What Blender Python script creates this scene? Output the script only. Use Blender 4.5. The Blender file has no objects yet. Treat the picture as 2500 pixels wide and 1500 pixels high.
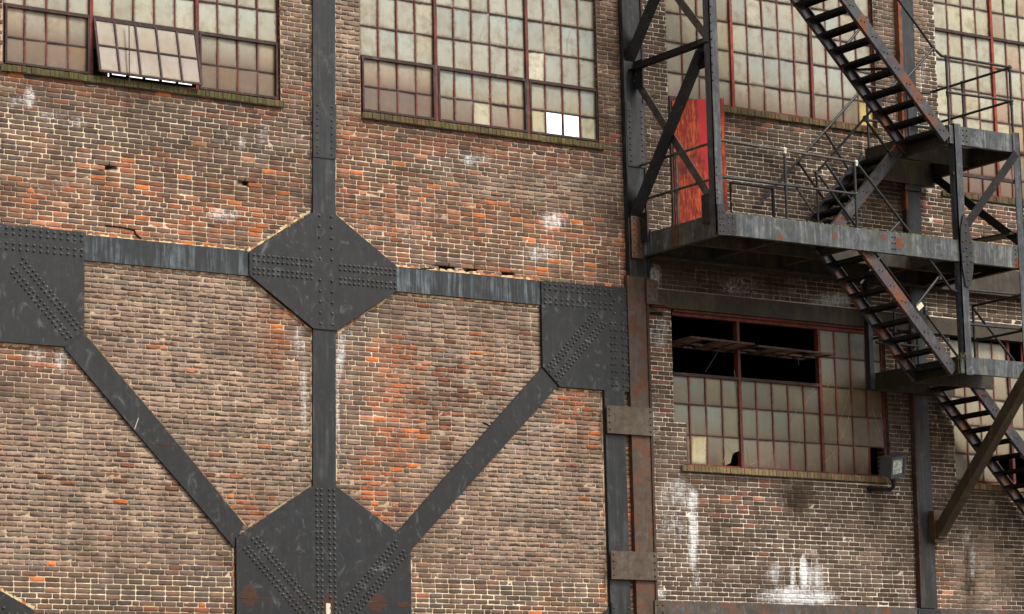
import bpy, math, random
import numpy as np
from mathutils import Vector, Matrix

# ------------------------------------------------------------------ camera, sky, sun, exposure
SC = bpy.context.scene
COL = SC.collection
FPX = 7354.56                                   # focal length in pixels of a 2500 px wide picture
_M = np.array([[0.82523, -0.56432, -0.02299], [0.07714, 0.15294, -0.98522], [0.5595, 0.81126, 0.16975]])
_u, _s, _v = np.linalg.svd(_M); CM = _u @ _v    # rows: right, down, forward in world axes
CAM = np.array([0.0, -34.372, 1.6])
cd = bpy.data.cameras.new('camera'); cam = bpy.data.objects.new('camera', cd); COL.objects.link(cam)
cd.sensor_width = 36.0; cd.lens = FPX * 36.0 / 2500.0; cd.clip_end = 2000
rot = Matrix([[CM[0][i], -CM[1][i], -CM[2][i]] for i in range(3)])
cam.matrix_world = Matrix.Translation(Vector(CAM)) @ rot.to_4x4()
SC.camera = cam
SC.view_settings.view_transform = 'Standard'; SC.view_settings.look = 'None'
SC.view_settings.exposure = 0.90; SC.view_settings.gamma = 1.0

SUN_EL, SUN_AZ = math.radians(48), math.radians(158)      # azimuth clockwise from +Y
w = bpy.data.worlds.new('World'); SC.world = w; w.use_nodes = True
nt = w.node_tree; bg = nt.nodes['Background']
sky = nt.nodes.new('ShaderNodeTexSky'); sky.sky_type = 'NISHITA'; sky.sun_disc = False
sky.sun_elevation = SUN_EL; sky.sun_rotation = SUN_AZ; sky.dust_density = 4.0; sky.air_density = 1.0; sky.ozone_density = 1.0
hs = nt.nodes.new('ShaderNodeHueSaturation'); hs.inputs['Saturation'].default_value = 0.12
nt.links.new(sky.outputs[0], hs.inputs['Color']); nt.links.new(hs.outputs[0], bg.inputs['Color'])
bg.inputs['Strength'].default_value = 0.115
sd = bpy.data.lights.new('sun', 'SUN'); sd.energy = 1.5; sd.angle = math.radians(14); sd.color = (1.0, 0.96, 0.9)
so = bpy.data.objects.new('sun', sd); COL.objects.link(so)
sdir = Vector((math.sin(SUN_AZ) * math.cos(SUN_EL), math.cos(SUN_AZ) * math.cos(SUN_EL), math.sin(SUN_EL)))
so.rotation_euler = sdir.to_track_quat('Z', 'Y').to_euler(); so.location = (10, -30, 40)

# ------------------------------------------------------------------ helpers
rng = np.random.default_rng(7); random.seed(7)

def at(px, py, Y=0.0):
    """world point of the vertical plane at depth Y seen at a place of the 2500 x 1500 photograph"""
    r = CM.T @ np.array([(px - 1250) / FPX, (py - 750) / FPX, 1.0]); t = (Y - CAM[1]) / r[1]
    return CAM + r * t

def to_px(x, y, z):
    d = np.stack([x - CAM[0], y - CAM[1], z - CAM[2]]); c = CM @ d.reshape(3, -1)
    return (1250 + FPX * c[0] / c[2]).reshape(np.shape(x)), (750 + FPX * c[1] / c[2]).reshape(np.shape(x))

def lin(c, k=1.0):
    o = []
    for v in c[:3]:
        v /= 255.0
        o.append(k * (v / 12.92 if v <= 0.04045 else ((v + 0.055) / 1.055) ** 2.4))
    return tuple(o)

def tag(o, label=None, cat=None, group=None, kind=None):
    if label: o['label'] = label
    if cat: o['category'] = cat
    if group: o['group'] = group
    if kind: o['kind'] = kind
    return o

def thing(name, loc, label, cat, group=None):
    o = bpy.data.objects.new(name, None); COL.objects.link(o); o.location = loc
    o.empty_display_size = 0.2
    return tag(o, label, cat, group)

def world_loc(o):
    v = Vector(o.location)
    while o.parent: o = o.parent; v += Vector(o.location)
    return v

def link(name, me, mat, parent=None):
    o = bpy.data.objects.new(name, me); COL.objects.link(o)
    if parent: o.parent = parent; o.location = -world_loc(parent)
    if mat and not me.materials: me.materials.append(mat)
    return o

class MB:
    """collects shapes and makes ONE mesh object"""
    def __init__(s): s.v = []; s.f = []; s.c = []; s.smooth = []; s.mi = []
    def add(s, vs, fs, col=None, smooth=False, mi=0):
        b = len(s.v); s.v += [tuple(p) for p in vs]; s.f += [tuple(i + b for i in f) for f in fs]
        s.smooth += [smooth] * len(fs); s.mi += [mi] * len(fs)
        s.c += [col or (1, 1, 1, 1)] * len(vs) if not (col and isinstance(col, list)) else col
        return s
    def box(s, x0, x1, y0, y1, z0, z1, col=None):
        vs = [(x, y, z) for x in (x0, x1) for y in (y0, y1) for z in (z0, z1)]
        return s.add(vs, [(0, 1, 3, 2), (4, 6, 7, 5), (0, 4, 5, 1), (2, 3, 7, 6), (0, 2, 6, 4), (1, 5, 7, 3)], col)
    def prism(s, poly, y0, y1, col=None):
        n = len(poly)
        vs = [(x, y0, z) for x, z in poly] + [(x, y1, z) for x, z in poly]
        fs = [tuple(range(n)), tuple(range(2 * n - 1, n - 1, -1))] + [(i, n + i, n + (i + 1) % n, (i + 1) % n) for i in range(n)]
        return s.add(vs, fs, col)
    def bar(s, p, q, w, h, up=(0, 0, 1), col=None):
        """rectangular bar from p to q: w across, h along 'up'"""
        p, q, up = Vector(p), Vector(q), Vector(up); d = (q - p).normalized()
        sx = d.cross(up).normalized(); uy = sx.cross(d).normalized()
        vs = [c + sx * a * w / 2 + uy * b * h / 2 for c in (p, q) for a, b in ((-1, -1), (1, -1), (1, 1), (-1, 1))]
        return s.add(vs, [(0, 1, 2, 3), (7, 6, 5, 4), (0, 4, 5, 1), (1, 5, 6, 2), (2, 6, 7, 3), (3, 7, 4, 0)], col)
    def angle(s, p, q, a, t=0.012, n1=(0, -1, 0), n2=(0, 0, 1)):
        """rolled steel angle: two legs of width a along n1 and n2"""
        p, q = Vector(p), Vector(q); d = (q - p).normalized()
        a1 = (Vector(n1) - d * Vector(n1).dot(d)).normalized(); a2 = d.cross(a1)
        if a2.dot(Vector(n2)) < 0: a2 = -a2
        for u, v in ((a1, a2), (a2, a1)):
            c0 = p; vs = [c + u * i * a + v * j * t for c in (p, q) for i, j in ((0, 0), (1, 0), (1, 1), (0, 1))]
            s.add(vs, [(0, 1, 2, 3), (7, 6, 5, 4), (0, 4, 5, 1), (1, 5, 6, 2), (2, 6, 7, 3), (3, 7, 4, 0)])
        return s
    def tube(s, pts, r, n=8):
        pts = [Vector(p) for p in pts]; rings = []
        for i, p in enumerate(pts):
            d = (pts[min(i + 1, len(pts) - 1)] - pts[max(i - 1, 0)]).normalized()
            a = d.cross(Vector((0.13, 0.31, 0.94)) if abs(d.z) < 0.9 else Vector((1, 0.1, 0))).normalized(); b = d.cross(a)
            rings.append([p + (a * math.cos(t) + b * math.sin(t)) * r for t in (2 * math.pi * k / n for k in range(n))])
        vs = [v for ring in rings for v in ring]; fs = []
        for i in range(len(pts) - 1):
            fs += [(i * n + k, i * n + (k + 1) % n, (i + 1) * n + (k + 1) % n, (i + 1) * n + k) for k in range(n)]
        s.add(vs, fs, smooth=True)
        m = len(pts) - 1
        return s.add([v for v in rings[0]] + [v for v in rings[m]], [tuple(range(n))[::-1], tuple(range(n, 2 * n))])
    def ball(s, c, r, n=8):
        c = Vector(c); vs = [c + Vector((0, 0, r))]; fs = []
        for i in (1, 2, 3):
            a = math.pi * i / 4
            vs += [c + Vector((r * math.sin(a) * math.cos(2 * math.pi * k / n), r * math.sin(a) * math.sin(2 * math.pi * k / n), r * math.cos(a))) for k in range(n)]
        vs.append(c - Vector((0, 0, r)))
        for k in range(n):
            k2 = (k + 1) % n
            fs += [(0, 1 + k, 1 + k2), (1 + k, 1 + n + k, 1 + n + k2, 1 + k2), (1 + n + k, 1 + 2 * n + k, 1 + 2 * n + k2, 1 + n + k2), (1 + 2 * n + k, 3 * n + 1, 1 + 2 * n + k2)]
        return s.add(vs, fs, smooth=True)
    def rivet(s, x, y, z, r=0.017, n=(0, -1, 0)):
        """button head on a face looking along n"""
        n = Vector(n); a = n.cross(Vector((0, 0, 1))).normalized(); b = n.cross(a); c = Vector((x, y, z)); k = 8
        vs = []
        for rr, h in ((1, 0), (0.9, 0.45), (0.55, 0.85)):
            vs += [c + (a * math.cos(2 * math.pi * i / k) + b * math.sin(2 * math.pi * i / k)) * r * rr + n * r * h * 1.35 for i in range(k)]
        vs.append(c + n * r * 1.36); fs = []
        for j in (0, 1):
            fs += [(j * k + i, j * k + (i + 1) % k, (j + 1) * k + (i + 1) % k, (j + 1) * k + i) for i in range(k)]
        fs += [(2 * k + i, 2 * k + (i + 1) % k, 3 * k) for i in range(k)]
        return s.add(vs, fs, smooth=True, mi=1)
    def mesh(s, name, color=False):
        me = bpy.data.meshes.new(name); me.from_pydata([tuple(v) for v in s.v], [], s.f)
        me.polygons.foreach_set('use_smooth', s.smooth)
        if color:
            a = me.color_attributes.new('Col', 'FLOAT_COLOR', 'POINT'); a.data.foreach_set('color', np.array(s.c, dtype=np.float32).ravel())
        me.validate(); me.update(); return me
    def build(s, name, mat, parent=None, color=False, uv=None):
        me = s.mesh(name, color)
        if uv: a = me.attributes.new('buv', 'FLOAT2', 'POINT'); a.data.foreach_set('vector', np.array(uv * (len(me.vertices) // len(uv)), dtype=np.float32).ravel())
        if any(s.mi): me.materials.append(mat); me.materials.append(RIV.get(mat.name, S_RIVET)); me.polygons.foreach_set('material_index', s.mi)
        return link(name, me, mat, parent)

# ------------------------------------------------------------------ materials
class N:
    def __init__(s, name):
        s.m = bpy.data.materials.new(name); s.m.use_nodes = True; s.t = s.m.node_tree; s.b = s.t.nodes['Principled BSDF']
    def new(s, ty, **kw):
        n = s.t.nodes.new('ShaderNode' + ty)
        for k, v in kw.items(): setattr(n, k, v)
        return n
    def put(s, sock, v):
        if hasattr(v, 'links') or isinstance(v, bpy.types.NodeSocket): s.t.links.new(v, sock)
        elif isinstance(v, (tuple, list)) and len(v) == 3 and sock.type == 'RGBA': sock.default_value = (*v, 1)
        else: sock.default_value = v
    def math(s, op, a, b=0.0, c=None, clamp=False):
        n = s.new('Math', operation=op, use_clamp=clamp); s.put(n.inputs[0], a); s.put(n.inputs[1], b)
        if c is not None: s.put(n.inputs[2], c)
        return n.outputs[0]
    def mix(s, f, a, b, mode='MIX'):
        n = s.new('Mix', data_type='RGBA', blend_type=mode); s.put(n.inputs[0], f); s.put(n.inputs[6], a); s.put(n.inputs[7], b); return n.outputs[2]
    def step(s, v, lo, hi):
        n = s.new('MapRange', interpolation_type='SMOOTHSTEP'); s.put(n.inputs[0], v); s.put(n.inputs[1], lo); s.put(n.inputs[2], hi); return n.outputs[0]
    def pos(s, scale=(1, 1, 1)):
        tc = s.new('TexCoord'); mp = s.new('Mapping'); mp.inputs['Scale'].default_value = scale
        s.t.links.new(tc.outputs['Object'], mp.inputs[0]); return mp.outputs[0]
    def noise(s, scale, detail=4, rough=0.55, stretch=(1, 1, 1), dist=0.0):
        n = s.new('TexNoise'); s.t.links.new(s.pos(stretch), n.inputs['Vector']); n.inputs['Scale'].default_value = scale
        n.inputs['Detail'].default_value = detail; n.inputs['Roughness'].default_value = rough; n.inputs['Distortion'].default_value = dist
        return n.outputs['Fac']
    def attr(s, name):
        n = s.new('Attribute'); n.attribute_name = name; return n
    def done(s, col, rough=0.8, bump=None, bstr=0.3, bdist=0.01, spec=0.3, metal=0.0):
        s.put(s.b.inputs['Base Color'], col); s.put(s.b.inputs['Roughness'], rough)
        s.b.inputs['Specular IOR Level'].default_value = spec; s.b.inputs['Metallic'].default_value = metal
        if bump is not None:
            n = s.new('Bump'); n.inputs['Strength'].default_value = bstr; n.inputs['Distance'].default_value = bdist
            s.put(n.inputs['Height'], bump); s.t.links.new(n.outputs[0], s.b.inputs['Normal'])
        return s.m

def masonry(name):
    n = N(name); col = n.attr('Col').outputs['Color']; dat = n.attr('dat'); sep = n.new('SeparateColor'); n.put(sep.inputs[0], dat.outputs['Color'])
    wea, wht, drk = sep.outputs[0], sep.outputs[1], sep.outputs[2]
    uv = n.attr('buv'); su = n.new('SeparateXYZ'); n.put(su.inputs[0], uv.outputs['Vector'])
    blot = n.noise(9, 5, 0.65); fine = n.noise(55, 4, 0.7); streak = n.noise(16, 4, 0.6, (1.6, 1.6, 0.22)); soft = n.noise(2.2, 4, 0.6, (1, 1, .6))
    mul = n.math('MULTIPLY_ADD', blot, 0.8, 0.6); mul = n.math('MULTIPLY', mul, n.math('MULTIPLY_ADD', soft, 1.0, 0.5)); runs = n.noise(3.2, 5, .65, (1.6, 1, .16)); mul = n.math('MULTIPLY', mul, n.math('MULTIPLY_ADD', runs, 0.9, 0.55)); mul2 = n.math('MULTIPLY_ADD', fine, 0.8, 0.6)
    c = n.mix(1.0, col, n.math('MULTIPLY', mul, mul2), 'MULTIPLY')
    # fired clay showing where the dark skin has spalled
    sp_ = n.noise(12, 4, 0.65, (.55, 1, 1.3)); sm = n.math('MULTIPLY', n.step(sp_, 0.44, 0.6), dat.outputs['Alpha'], clamp=True)
    c = n.mix(sm, c, n.mix(n.noise(5, 2), lin((160, 86, 54), .8), lin((200, 120, 80), .8)))
    # shade painted dark into the lower part of weathered bricks, edge broken by noise
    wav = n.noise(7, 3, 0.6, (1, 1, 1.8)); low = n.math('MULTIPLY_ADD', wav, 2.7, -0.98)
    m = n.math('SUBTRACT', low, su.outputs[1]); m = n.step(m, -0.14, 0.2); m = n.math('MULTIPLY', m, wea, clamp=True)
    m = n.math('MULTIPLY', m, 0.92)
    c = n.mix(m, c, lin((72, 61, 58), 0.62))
    # dark run marks
    d = n.math('MULTIPLY', drk, n.step(streak, 0.25, 0.62), clamp=True)
    c = n.mix(d, c, lin((58, 46, 36), 0.62))
    c = n.mix(n.math('MULTIPLY', n.step(n.noise(.9, 5, .65, (.6, 1, 1.4)), .48, .68), .5), c, lin((88, 72, 60), .7))
    # lime bloom
    wn = n.math('MULTIPLY_ADD', n.noise(24, 6, 0.8, (.7, 1, 1.0)), 0.8, n.math('MULTIPLY', streak, 0.35)); wn = n.math('ADD', wn, n.math('MULTIPLY_ADD', n.noise(6, 3, .6, (.9, 1, .5)), 0.4, -0.2))
    th = n.math('SUBTRACT', 1.02, n.math('MULTIPLY', wht, .86)); wm = n.step(wn, n.math('SUBTRACT', th, 0.12), n.math('ADD', th, 0.32))
    wm = n.math('MULTIPLY', wm, n.step(wht, 0.0, 0.3)); wm = n.math('MULTIPLY', wm, 0.92)
    c = n.mix(wm, c, lin((232, 230, 228), 0.92))
    h = n.math('ADD', n.math('MULTIPLY', blot, 0.8), n.math('MULTIPLY', fine, 0.5))
    return n.done(c, 0.92, h, 0.55, 0.012, 0.12)

def steel(name, base=(70, 70, 73), streak=0.35, scol=(118, 130, 142), rust=0.12, rcol=(140, 84, 50), spots=(), brown=0.25, tint=(84, 70, 56), green=0.0, rough=0.42, scuff=0.4, kk=0.21, patch=.45):
    n = N(name); k = kk
    big = n.noise(1.7, 4, 0.6); mid = n.noise(9, 5, 0.65); st = n.noise(15, 4, 0.62, (1.5, 1.5, 0.1)); scr = n.noise(3.4, 5, 0.66, (1, 1, .7), 2.6)
    c = n.mix(n.math('MULTIPLY', n.step(big, 0.38, 0.68), brown, clamp=True), lin(base, k), lin(tint, k))
    c = n.mix(n.math('MULTIPLY', n.math('MULTIPLY', n.step(st, 0.45, 0.75), n.step(big, 0.3, 0.6)), streak, clamp=True), c, lin(scol, k))
    pt = n.noise(3.6, 5, .68, (1, 1, .45), .4); st2 = n.noise(5, 4, .6, (1.5, 1.5, .12))
    c = n.mix(n.math('MULTIPLY', n.step(pt, .48, .66), patch), c, lin((50, 54, 60), k))
    c = n.mix(n.math('MULTIPLY', n.step(st2, .52, .72), streak * .55, clamp=True), c, lin(scol, k * .8))
    c = n.mix(n.math('MULTIPLY', n.step(scr, 0.54, 0.74), scuff), c, lin((134, 134, 131), k * 2.0))
    c = n.mix(n.math('MULTIPLY', n.step(mid, 0.38, 0.72), 0.6), c, lin((46, 43, 41), k))
    if green: c = n.mix(n.math('MULTIPLY', n.step(n.noise(3.1, 4, 0.6, (1, 1, 0.5)), 0.45, 0.7), green), c, lin((112, 108, 62), k))
    rn = n.math('MULTIPLY_ADD', n.noise(3.3, 6, 0.68), 0.75, n.math('MULTIPLY', mid, 0.25)); th = 0.80 - 0.37 * rust
    rm = n.step(rn, th - .02, th + 0.09)
    for (sx, sz, rx, rz) in spots:
        tc = n.new('TexCoord'); sp = n.new('SeparateXYZ'); n.put(sp.inputs[0], tc.outputs['Object'])
        dx = n.math('DIVIDE', n.math('SUBTRACT', sp.outputs[0], sx), rx); dz = n.math('DIVIDE', n.math('SUBTRACT', sp.outputs[2], sz), rz)
        r2 = n.math('ADD', n.math('MULTIPLY', dx, dx), n.math('MULTIPLY', dz, dz)); r2 = n.math('MULTIPLY_ADD', n.noise(7 if rx > .1 else 24, 5, .7, (1, 1, .6), .8), 3.4, n.math('SUBTRACT', r2, 1.7))
        rm = n.math('MAXIMUM', rm, n.math('SUBTRACT', 1.0, n.step(r2, 0.75, 1.15)))
    rc = n.mix(n.noise(22, 4, 0.7), lin((92, 50, 36), k), lin(rcol, k * 1.2))
    c = n.mix(rm, c, rc)
    c = n.mix(1.0, c, n.math('MULTIPLY_ADD', n.noise(60, 3, 0.7), 0.5, 0.75), 'MULTIPLY')
    r = n.math('MULTIPLY_ADD', rm, 0.3, rough)
    return n.done(c, r, n.math('ADD', mid, n.math('MULTIPLY', rm, 0.6)), 0.35, 0.006, 0.34)

def plain(name, c, rough=0.8, var=0.25, scale=12, spec=0.2, k=0.72):
    n = N(name); f = n.math('MULTIPLY_ADD', n.noise(scale, 5, 0.65), 2 * var, 1 - var)
    return n.done(n.mix(1.0, lin(c, k), f, 'MULTIPLY'), rough, None, spec=spec)

def panes_mat(name):
    n = N(name); at_ = n.attr('Col'); c = at_.outputs['Color']
    st = n.noise(10, 4, 0.6, (1.6, 1.6, 0.25)); bl = n.noise(5, 5, 0.65)
    c = n.mix(1.0, c, n.math('MULTIPLY_ADD', st, 0.3, 0.85), 'MULTIPLY')
    c = n.mix(n.math('MULTIPLY', n.step(bl, 0.42, 0.72), 0.62), c, lin((146, 124, 94), 0.62))
    uvn = n.attr('buv'); su = n.new('SeparateXYZ'); n.put(su.inputs[0], uvn.outputs['Vector'])
    ex = n.math('MINIMUM', su.outputs[0], n.math('SUBTRACT', 1.0, su.outputs[0])); ey = n.math('MINIMUM', n.math('MULTIPLY', su.outputs[1], 1.3), n.math('MULTIPLY', n.math('SUBTRACT', 1.0, su.outputs[1]), 1.6))
    gr = n.math('MINIMUM', ex, ey); gr = n.math('SUBTRACT', 1.0, n.step(n.math('ADD', gr, n.math('MULTIPLY_ADD', n.noise(12, 4, .7), .34, -.17)), 0.0, 0.16))
    c = n.mix(n.math('MULTIPLY', gr, 0.78), c, lin((112, 86, 62), 0.6))
    sp = n.noise(38, 3, 0.6); c = n.mix(n.math('MULTIPLY', n.step(sp, 0.72, 0.78), 0.5), c, lin((225, 220, 205), 0.7))
    r = n.math('MULTIPLY_ADD', bl, 0.3, 0.28)
    m = n.done(c, r, n.noise(14, 3, 0.5), 0.12, 0.01, 0.45); return m

MAS = masonry('brick_masonry')
S_PLATE = steel('gusset_steel', base=(66, 66, 66), scuff=.75, streak=0.3, rust=0.0, brown=0.6, tint=(78, 72, 68))
S_LOW = steel('low_gusset_steel', scuff=.75, streak=0.3, rust=0.0, brown=0.6, tint=(78, 70, 66),
              spots=[(19.41, 4.62, 0.13, 0.13), (20.6, 4.55, 0.1, 0.14), (21.35, 4.58, 0.15, 0.13), (21.8, 4.56, 0.12, 0.025)])
S_BEAM = steel('beam_steel', base=(62, 66, 71), streak=1.0, scol=(196, 210, 220), rust=0.0, brown=0.2, scuff=.2, kk=.27)
S_COL = steel('column_steel', base=(62, 65, 68), streak=0.9, scol=(140, 148, 150), rust=0.3, rcol=(140, 84, 56), brown=0.6, tint=(92, 80, 66))
S_COLR = steel('rusted_column_steel', kk=.5, patch=.15, scuff=.2, base=(100, 76, 54), streak=0.8, scol=(106, 108, 108), rust=0.74, rcol=(146, 88, 54), brown=1.0, tint=(118, 82, 50))
S_BAT = steel('batten_steel', kk=.56, patch=.1, scuff=.25, base=(104, 84, 62), streak=0.5, scol=(128, 124, 114), rust=0.3, brown=0.9, tint=(112, 92, 72), rcol=(120, 70, 42))
S_EDGE = steel('rusted_edge', kk=0.42, base=(112, 70, 48), streak=0.3, rust=0.55, rcol=(170, 96, 56), brown=0.9, tint=(92, 62, 46), rough=0.75)
S_EDGEB = steel('bright_rusted_edge', kk=0.5, base=(190, 104, 56), streak=0.3, scol=(150, 90, 60), rust=0.4, rcol=(206, 120, 66), brown=0.6, tint=(150, 84, 50), rough=0.75)
S_ESC = steel('escape_steel', base=(74, 76, 80), streak=0.6, scol=(120, 126, 132), rust=0.52, rcol=(150, 90, 56), brown=0.7, tint=(78, 64, 54))
S_POST = steel('tower_post_steel', kk=.42, patch=.5, scuff=.6, base=(90, 94, 98), streak=.9, scol=(150, 158, 164), rust=.5, rcol=(150, 90, 56), brown=.4, tint=(92, 78, 66))
S_BAR = steel('light_brace_steel', kk=.46, patch=.3, scuff=.6, base=(104, 98, 92), streak=.5, scol=(150, 144, 134), rust=.55, rcol=(150, 90, 56), brown=.6, tint=(110, 92, 74))
S_STR = steel('stringer_steel', kk=0.42, base=(92, 92, 98), streak=0.5, scol=(134, 136, 142), rust=0.76, rcol=(176, 104, 62), brown=0.5, tint=(96, 74, 60))
S_TREAD = steel('tread_steel', base=(46, 39, 35), streak=0.2, scol=(90, 84, 76), rust=0.3, rcol=(92, 52, 34), brown=0.8, tint=(64, 50, 40), rough=0.8)
S_PLAT = steel('platform_steel', kk=0.42, scuff=.8, base=(92, 97, 103), streak=1.0, scol=(186, 190, 184), rust=0.42, rcol=(160, 92, 50), brown=0.35, tint=(98, 86, 66), green=0.45,
               spots=[(28.02, 9.87, .05, .06), (28.95, 9.93, .05, .05), (29.25, 9.87, .08, .09), (27.0, 9.75, .05, .05), (31.6, 9.75, .06, .12)])
S_MOSS = steel('mossy_steel', base=(98, 88, 54), streak=0.5, scol=(150, 136, 80), rust=0.3, rcol=(130, 82, 44), brown=0.8, tint=(92, 80, 46), green=0.7)
S_DARK = steel('brown_girder_steel', kk=.5, patch=.2, scuff=.2, base=(74, 60, 46), streak=0.6, scol=(124, 112, 82), rust=0.5, rcol=(118, 76, 48), brown=1.0, tint=(84, 64, 44), green=0.4, rough=0.65)  # brown rusted steel of the girders, lintel and landings
S_PIPE = steel('pipe_rail_steel', base=(92, 92, 96), streak=0.4, scol=(140, 140, 142), rust=0.35, rcol=(146, 86, 56), brown=0.5, tint=(96, 84, 74))
S_PIPEC = steel('flaking_pipe_steel', kk=0.46, base=(78, 70, 64), streak=0.3, scol=(176, 160, 140), rust=0.6, rcol=(170, 108, 76), brown=0.5, tint=(176, 164, 142), scuff=1.0)
S_RIVET = steel('highlit_rivet_head', kk=.62, base=(98, 95, 92), streak=.2, rust=.2, brown=.5, tint=(96, 84, 74))  # lighter heads: the highlight on the rivet domes is put into the colour
S_RIVR = steel('rusty_rivet_head', kk=.5, base=(104, 84, 70), streak=.2, rust=.7, brown=.8, tint=(110, 80, 60))
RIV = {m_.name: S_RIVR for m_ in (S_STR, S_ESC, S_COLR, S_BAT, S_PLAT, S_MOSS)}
M_OXIDE = steel('red_oxide_paint', kk=0.5, base=(158, 66, 48), streak=0.5, scol=(184, 96, 74), rust=0.15, rcol=(96, 48, 36), brown=0.8, tint=(106, 56, 46), rough=0.7)
M_OXDK = steel('dark_and_shaded_oxide', kk=0.42, base=(100, 58, 48), streak=0.3, scol=(120, 72, 58), rust=0.3, rcol=(84, 50, 40), brown=0.8, tint=(70, 52, 46), rough=0.7)
M_MULL = steel('bright_oxide_mullion', kk=0.52, base=(206, 80, 52), streak=0.3, scol=(200, 90, 64), rust=0.1, rcol=(110, 50, 38), brown=0.5, tint=(120, 54, 44), rough=0.7)
M_PANE = panes_mat('wired_glass')
M_INT = plain('shade_black', (20, 18, 17), 0.95, 0.3)  # near-black colour stands in for the darkness of the unlit hall
M_CREAM = plain('cream_paint', (222, 214, 190), 0.6, 0.15, 30)
M_CRACK = plain('dusty_crack', (196, 184, 152), 0.7, 0.3, 30, k=.6)
M_GROUND = plain('gravel_ground', (128, 120, 108), 0.95, 0.4, 3)

# ------------------------------------------------------------------ openings and brick field
PW = 0.306
OPEN = {  # window: x0, x1, z0, z1
    'W1': (15.90, 19.99, 11.33, 16.1), 'W2': (21.26, 25.32, 11.33, 16.1),
    'W3': (26.60, 30.70, 12.16, 16.6), 'W4': (31.99, 36.1, 11.31, 16.2),
    'W5': (26.52, 30.65, 6.70, 8.98), 'W6': (31.99, 36.1, 6.69, 8.98)}
DOOR = (26.62, 27.52, 10.02, 12.16)
HOLES = [(262, 408), (603, 447), (1072, 652), (1150, 658), (1240, 668), (1094, 652), (1600, 762)]
HOLEW = [tuple(at(*h)[[0, 2]]) for h in HOLES]

def blobs(px, py, lst):
    r = np.zeros_like(px)
    for cx, cy, rx, ry, a in lst:
        q = ((px - cx) / rx) ** 2 + ((py - cy) / ry) ** 2
        r = np.maximum(r, a * np.exp(-q ** 1.6)) if a > 0 else r
    return r
ORANGE = [(60, 330, 90, 30, .14), (120, 480, 170, 70, .4), (330, 450, 260, 70, .28), (530, 540, 170, 55, .7), (640, 470, 120, 60, .4), (300, 560, 330, 26, .55), (855, 340, 38, 110, .55),
          (900, 490, 120, 80, .5), (1060, 540, 230, 70, .55), (1330, 570, 170, 50, .5), (1440, 640, 90, 60, .35), (1220, 665, 330, 16, .6), (985, 640, 60, 60, .35), (560, 500, 60, 40, .5), (60, 520, 90, 20, .7),
          (945, 880, 50, 60, .8), (965, 1020, 75, 150, .8), (1000, 870, 26, 40, .7), (915, 1170, 55, 80, .8), (1190, 870, 40, 60, .45), (1400, 990, 50, 60, .75), (1445, 1050, 24, 80, .7), (1380, 1100, 36, 60, .3),
          (665, 830, 44, 90, .7), (640, 790, 30, 30, .6), (690, 920, 60, 60, .45), (600, 1235, 60, 44, .75), (930, 1260, 110, 50, .5), (395, 842, 22, 9, .9), (100, 880, 120, 70, .3), (30, 1100, 50, 40, .1),
          (1480, 1450, 26, 22, .8), (2300, 1430, 24, 110, .6), (2270, 1340, 16, 30, .8), (2240, 1340, 100, 100, .05), (1740, 1225, 120, 40, .22), (2365, 560, 120, 50, .3), (1520, 600, 16, 90, .3), (1537, 800, 14, 200, .9), (1537, 1250, 14, 300, .9),
          (1450, 30, 30, 30, .1), (2250, 570, 20, 90, .4), (760, 1440, 400, 60, .05), (1300, 1490, 220, 18, .2), (440, 1485, 170, 14, .3)]
REDS = [(340, 225, 430, 34, .75), (150, 190, 200, 24, .8), (600, 270, 110, 30, .7), (1180, 345, 330, 38, .85), (1330, 385, 170, 26, .7), (930, 300, 40, 30, .5), (1850, 300, 160, 34, .55), (2050, 320, 90, 30, .45), (2200, 520, 200, 60, .2),
        (1612, 880, 50, 130, .75), (2400, 540, 130, 60, .55), (1850, 1240, 120, 90, .2), (1700, 1170, 220, 14, .35), (520, 430, 300, 90, .12), (1120, 450, 220, 60, .1), (1100, 960, 120, 120, .35), (360, 1150, 250, 60, .1)]
TAN = [(420, 760, 300, 130, .95), (520, 950, 330, 180, 1), (150, 1150, 330, 190, .95), (450, 1200, 260, 130, .95), (60, 1330, 420, 60, .8), (1130, 800, 230, 100, .75), (1180, 950, 260, 190, .9), (1300, 1150, 300, 190, 1), (1330, 1330, 260, 70, .9),
       (1330, 460, 240, 38, 1), (1130, 440, 150, 24, .5), (1020, 1300, 140, 80, .5), (640, 1120, 160, 150, .9), (860, 1200, 70, 220, .55), (250, 700, 130, 80, .8), (830, 60, 44, 260, .9), (120, 440, 180, 40, .3), (330, 640, 300, 60, .5),
       (2400, 1420, 70, 110, .95), (2120, 1370, 40, 60, .3), (700, 60, 44, 240, .3), (1400, 800, 120, 60, .3), (2230, 60, 30, 160, .7), (2180, 60, 40, 300, .5), (860, 900, 40, 120, .4)]
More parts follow.
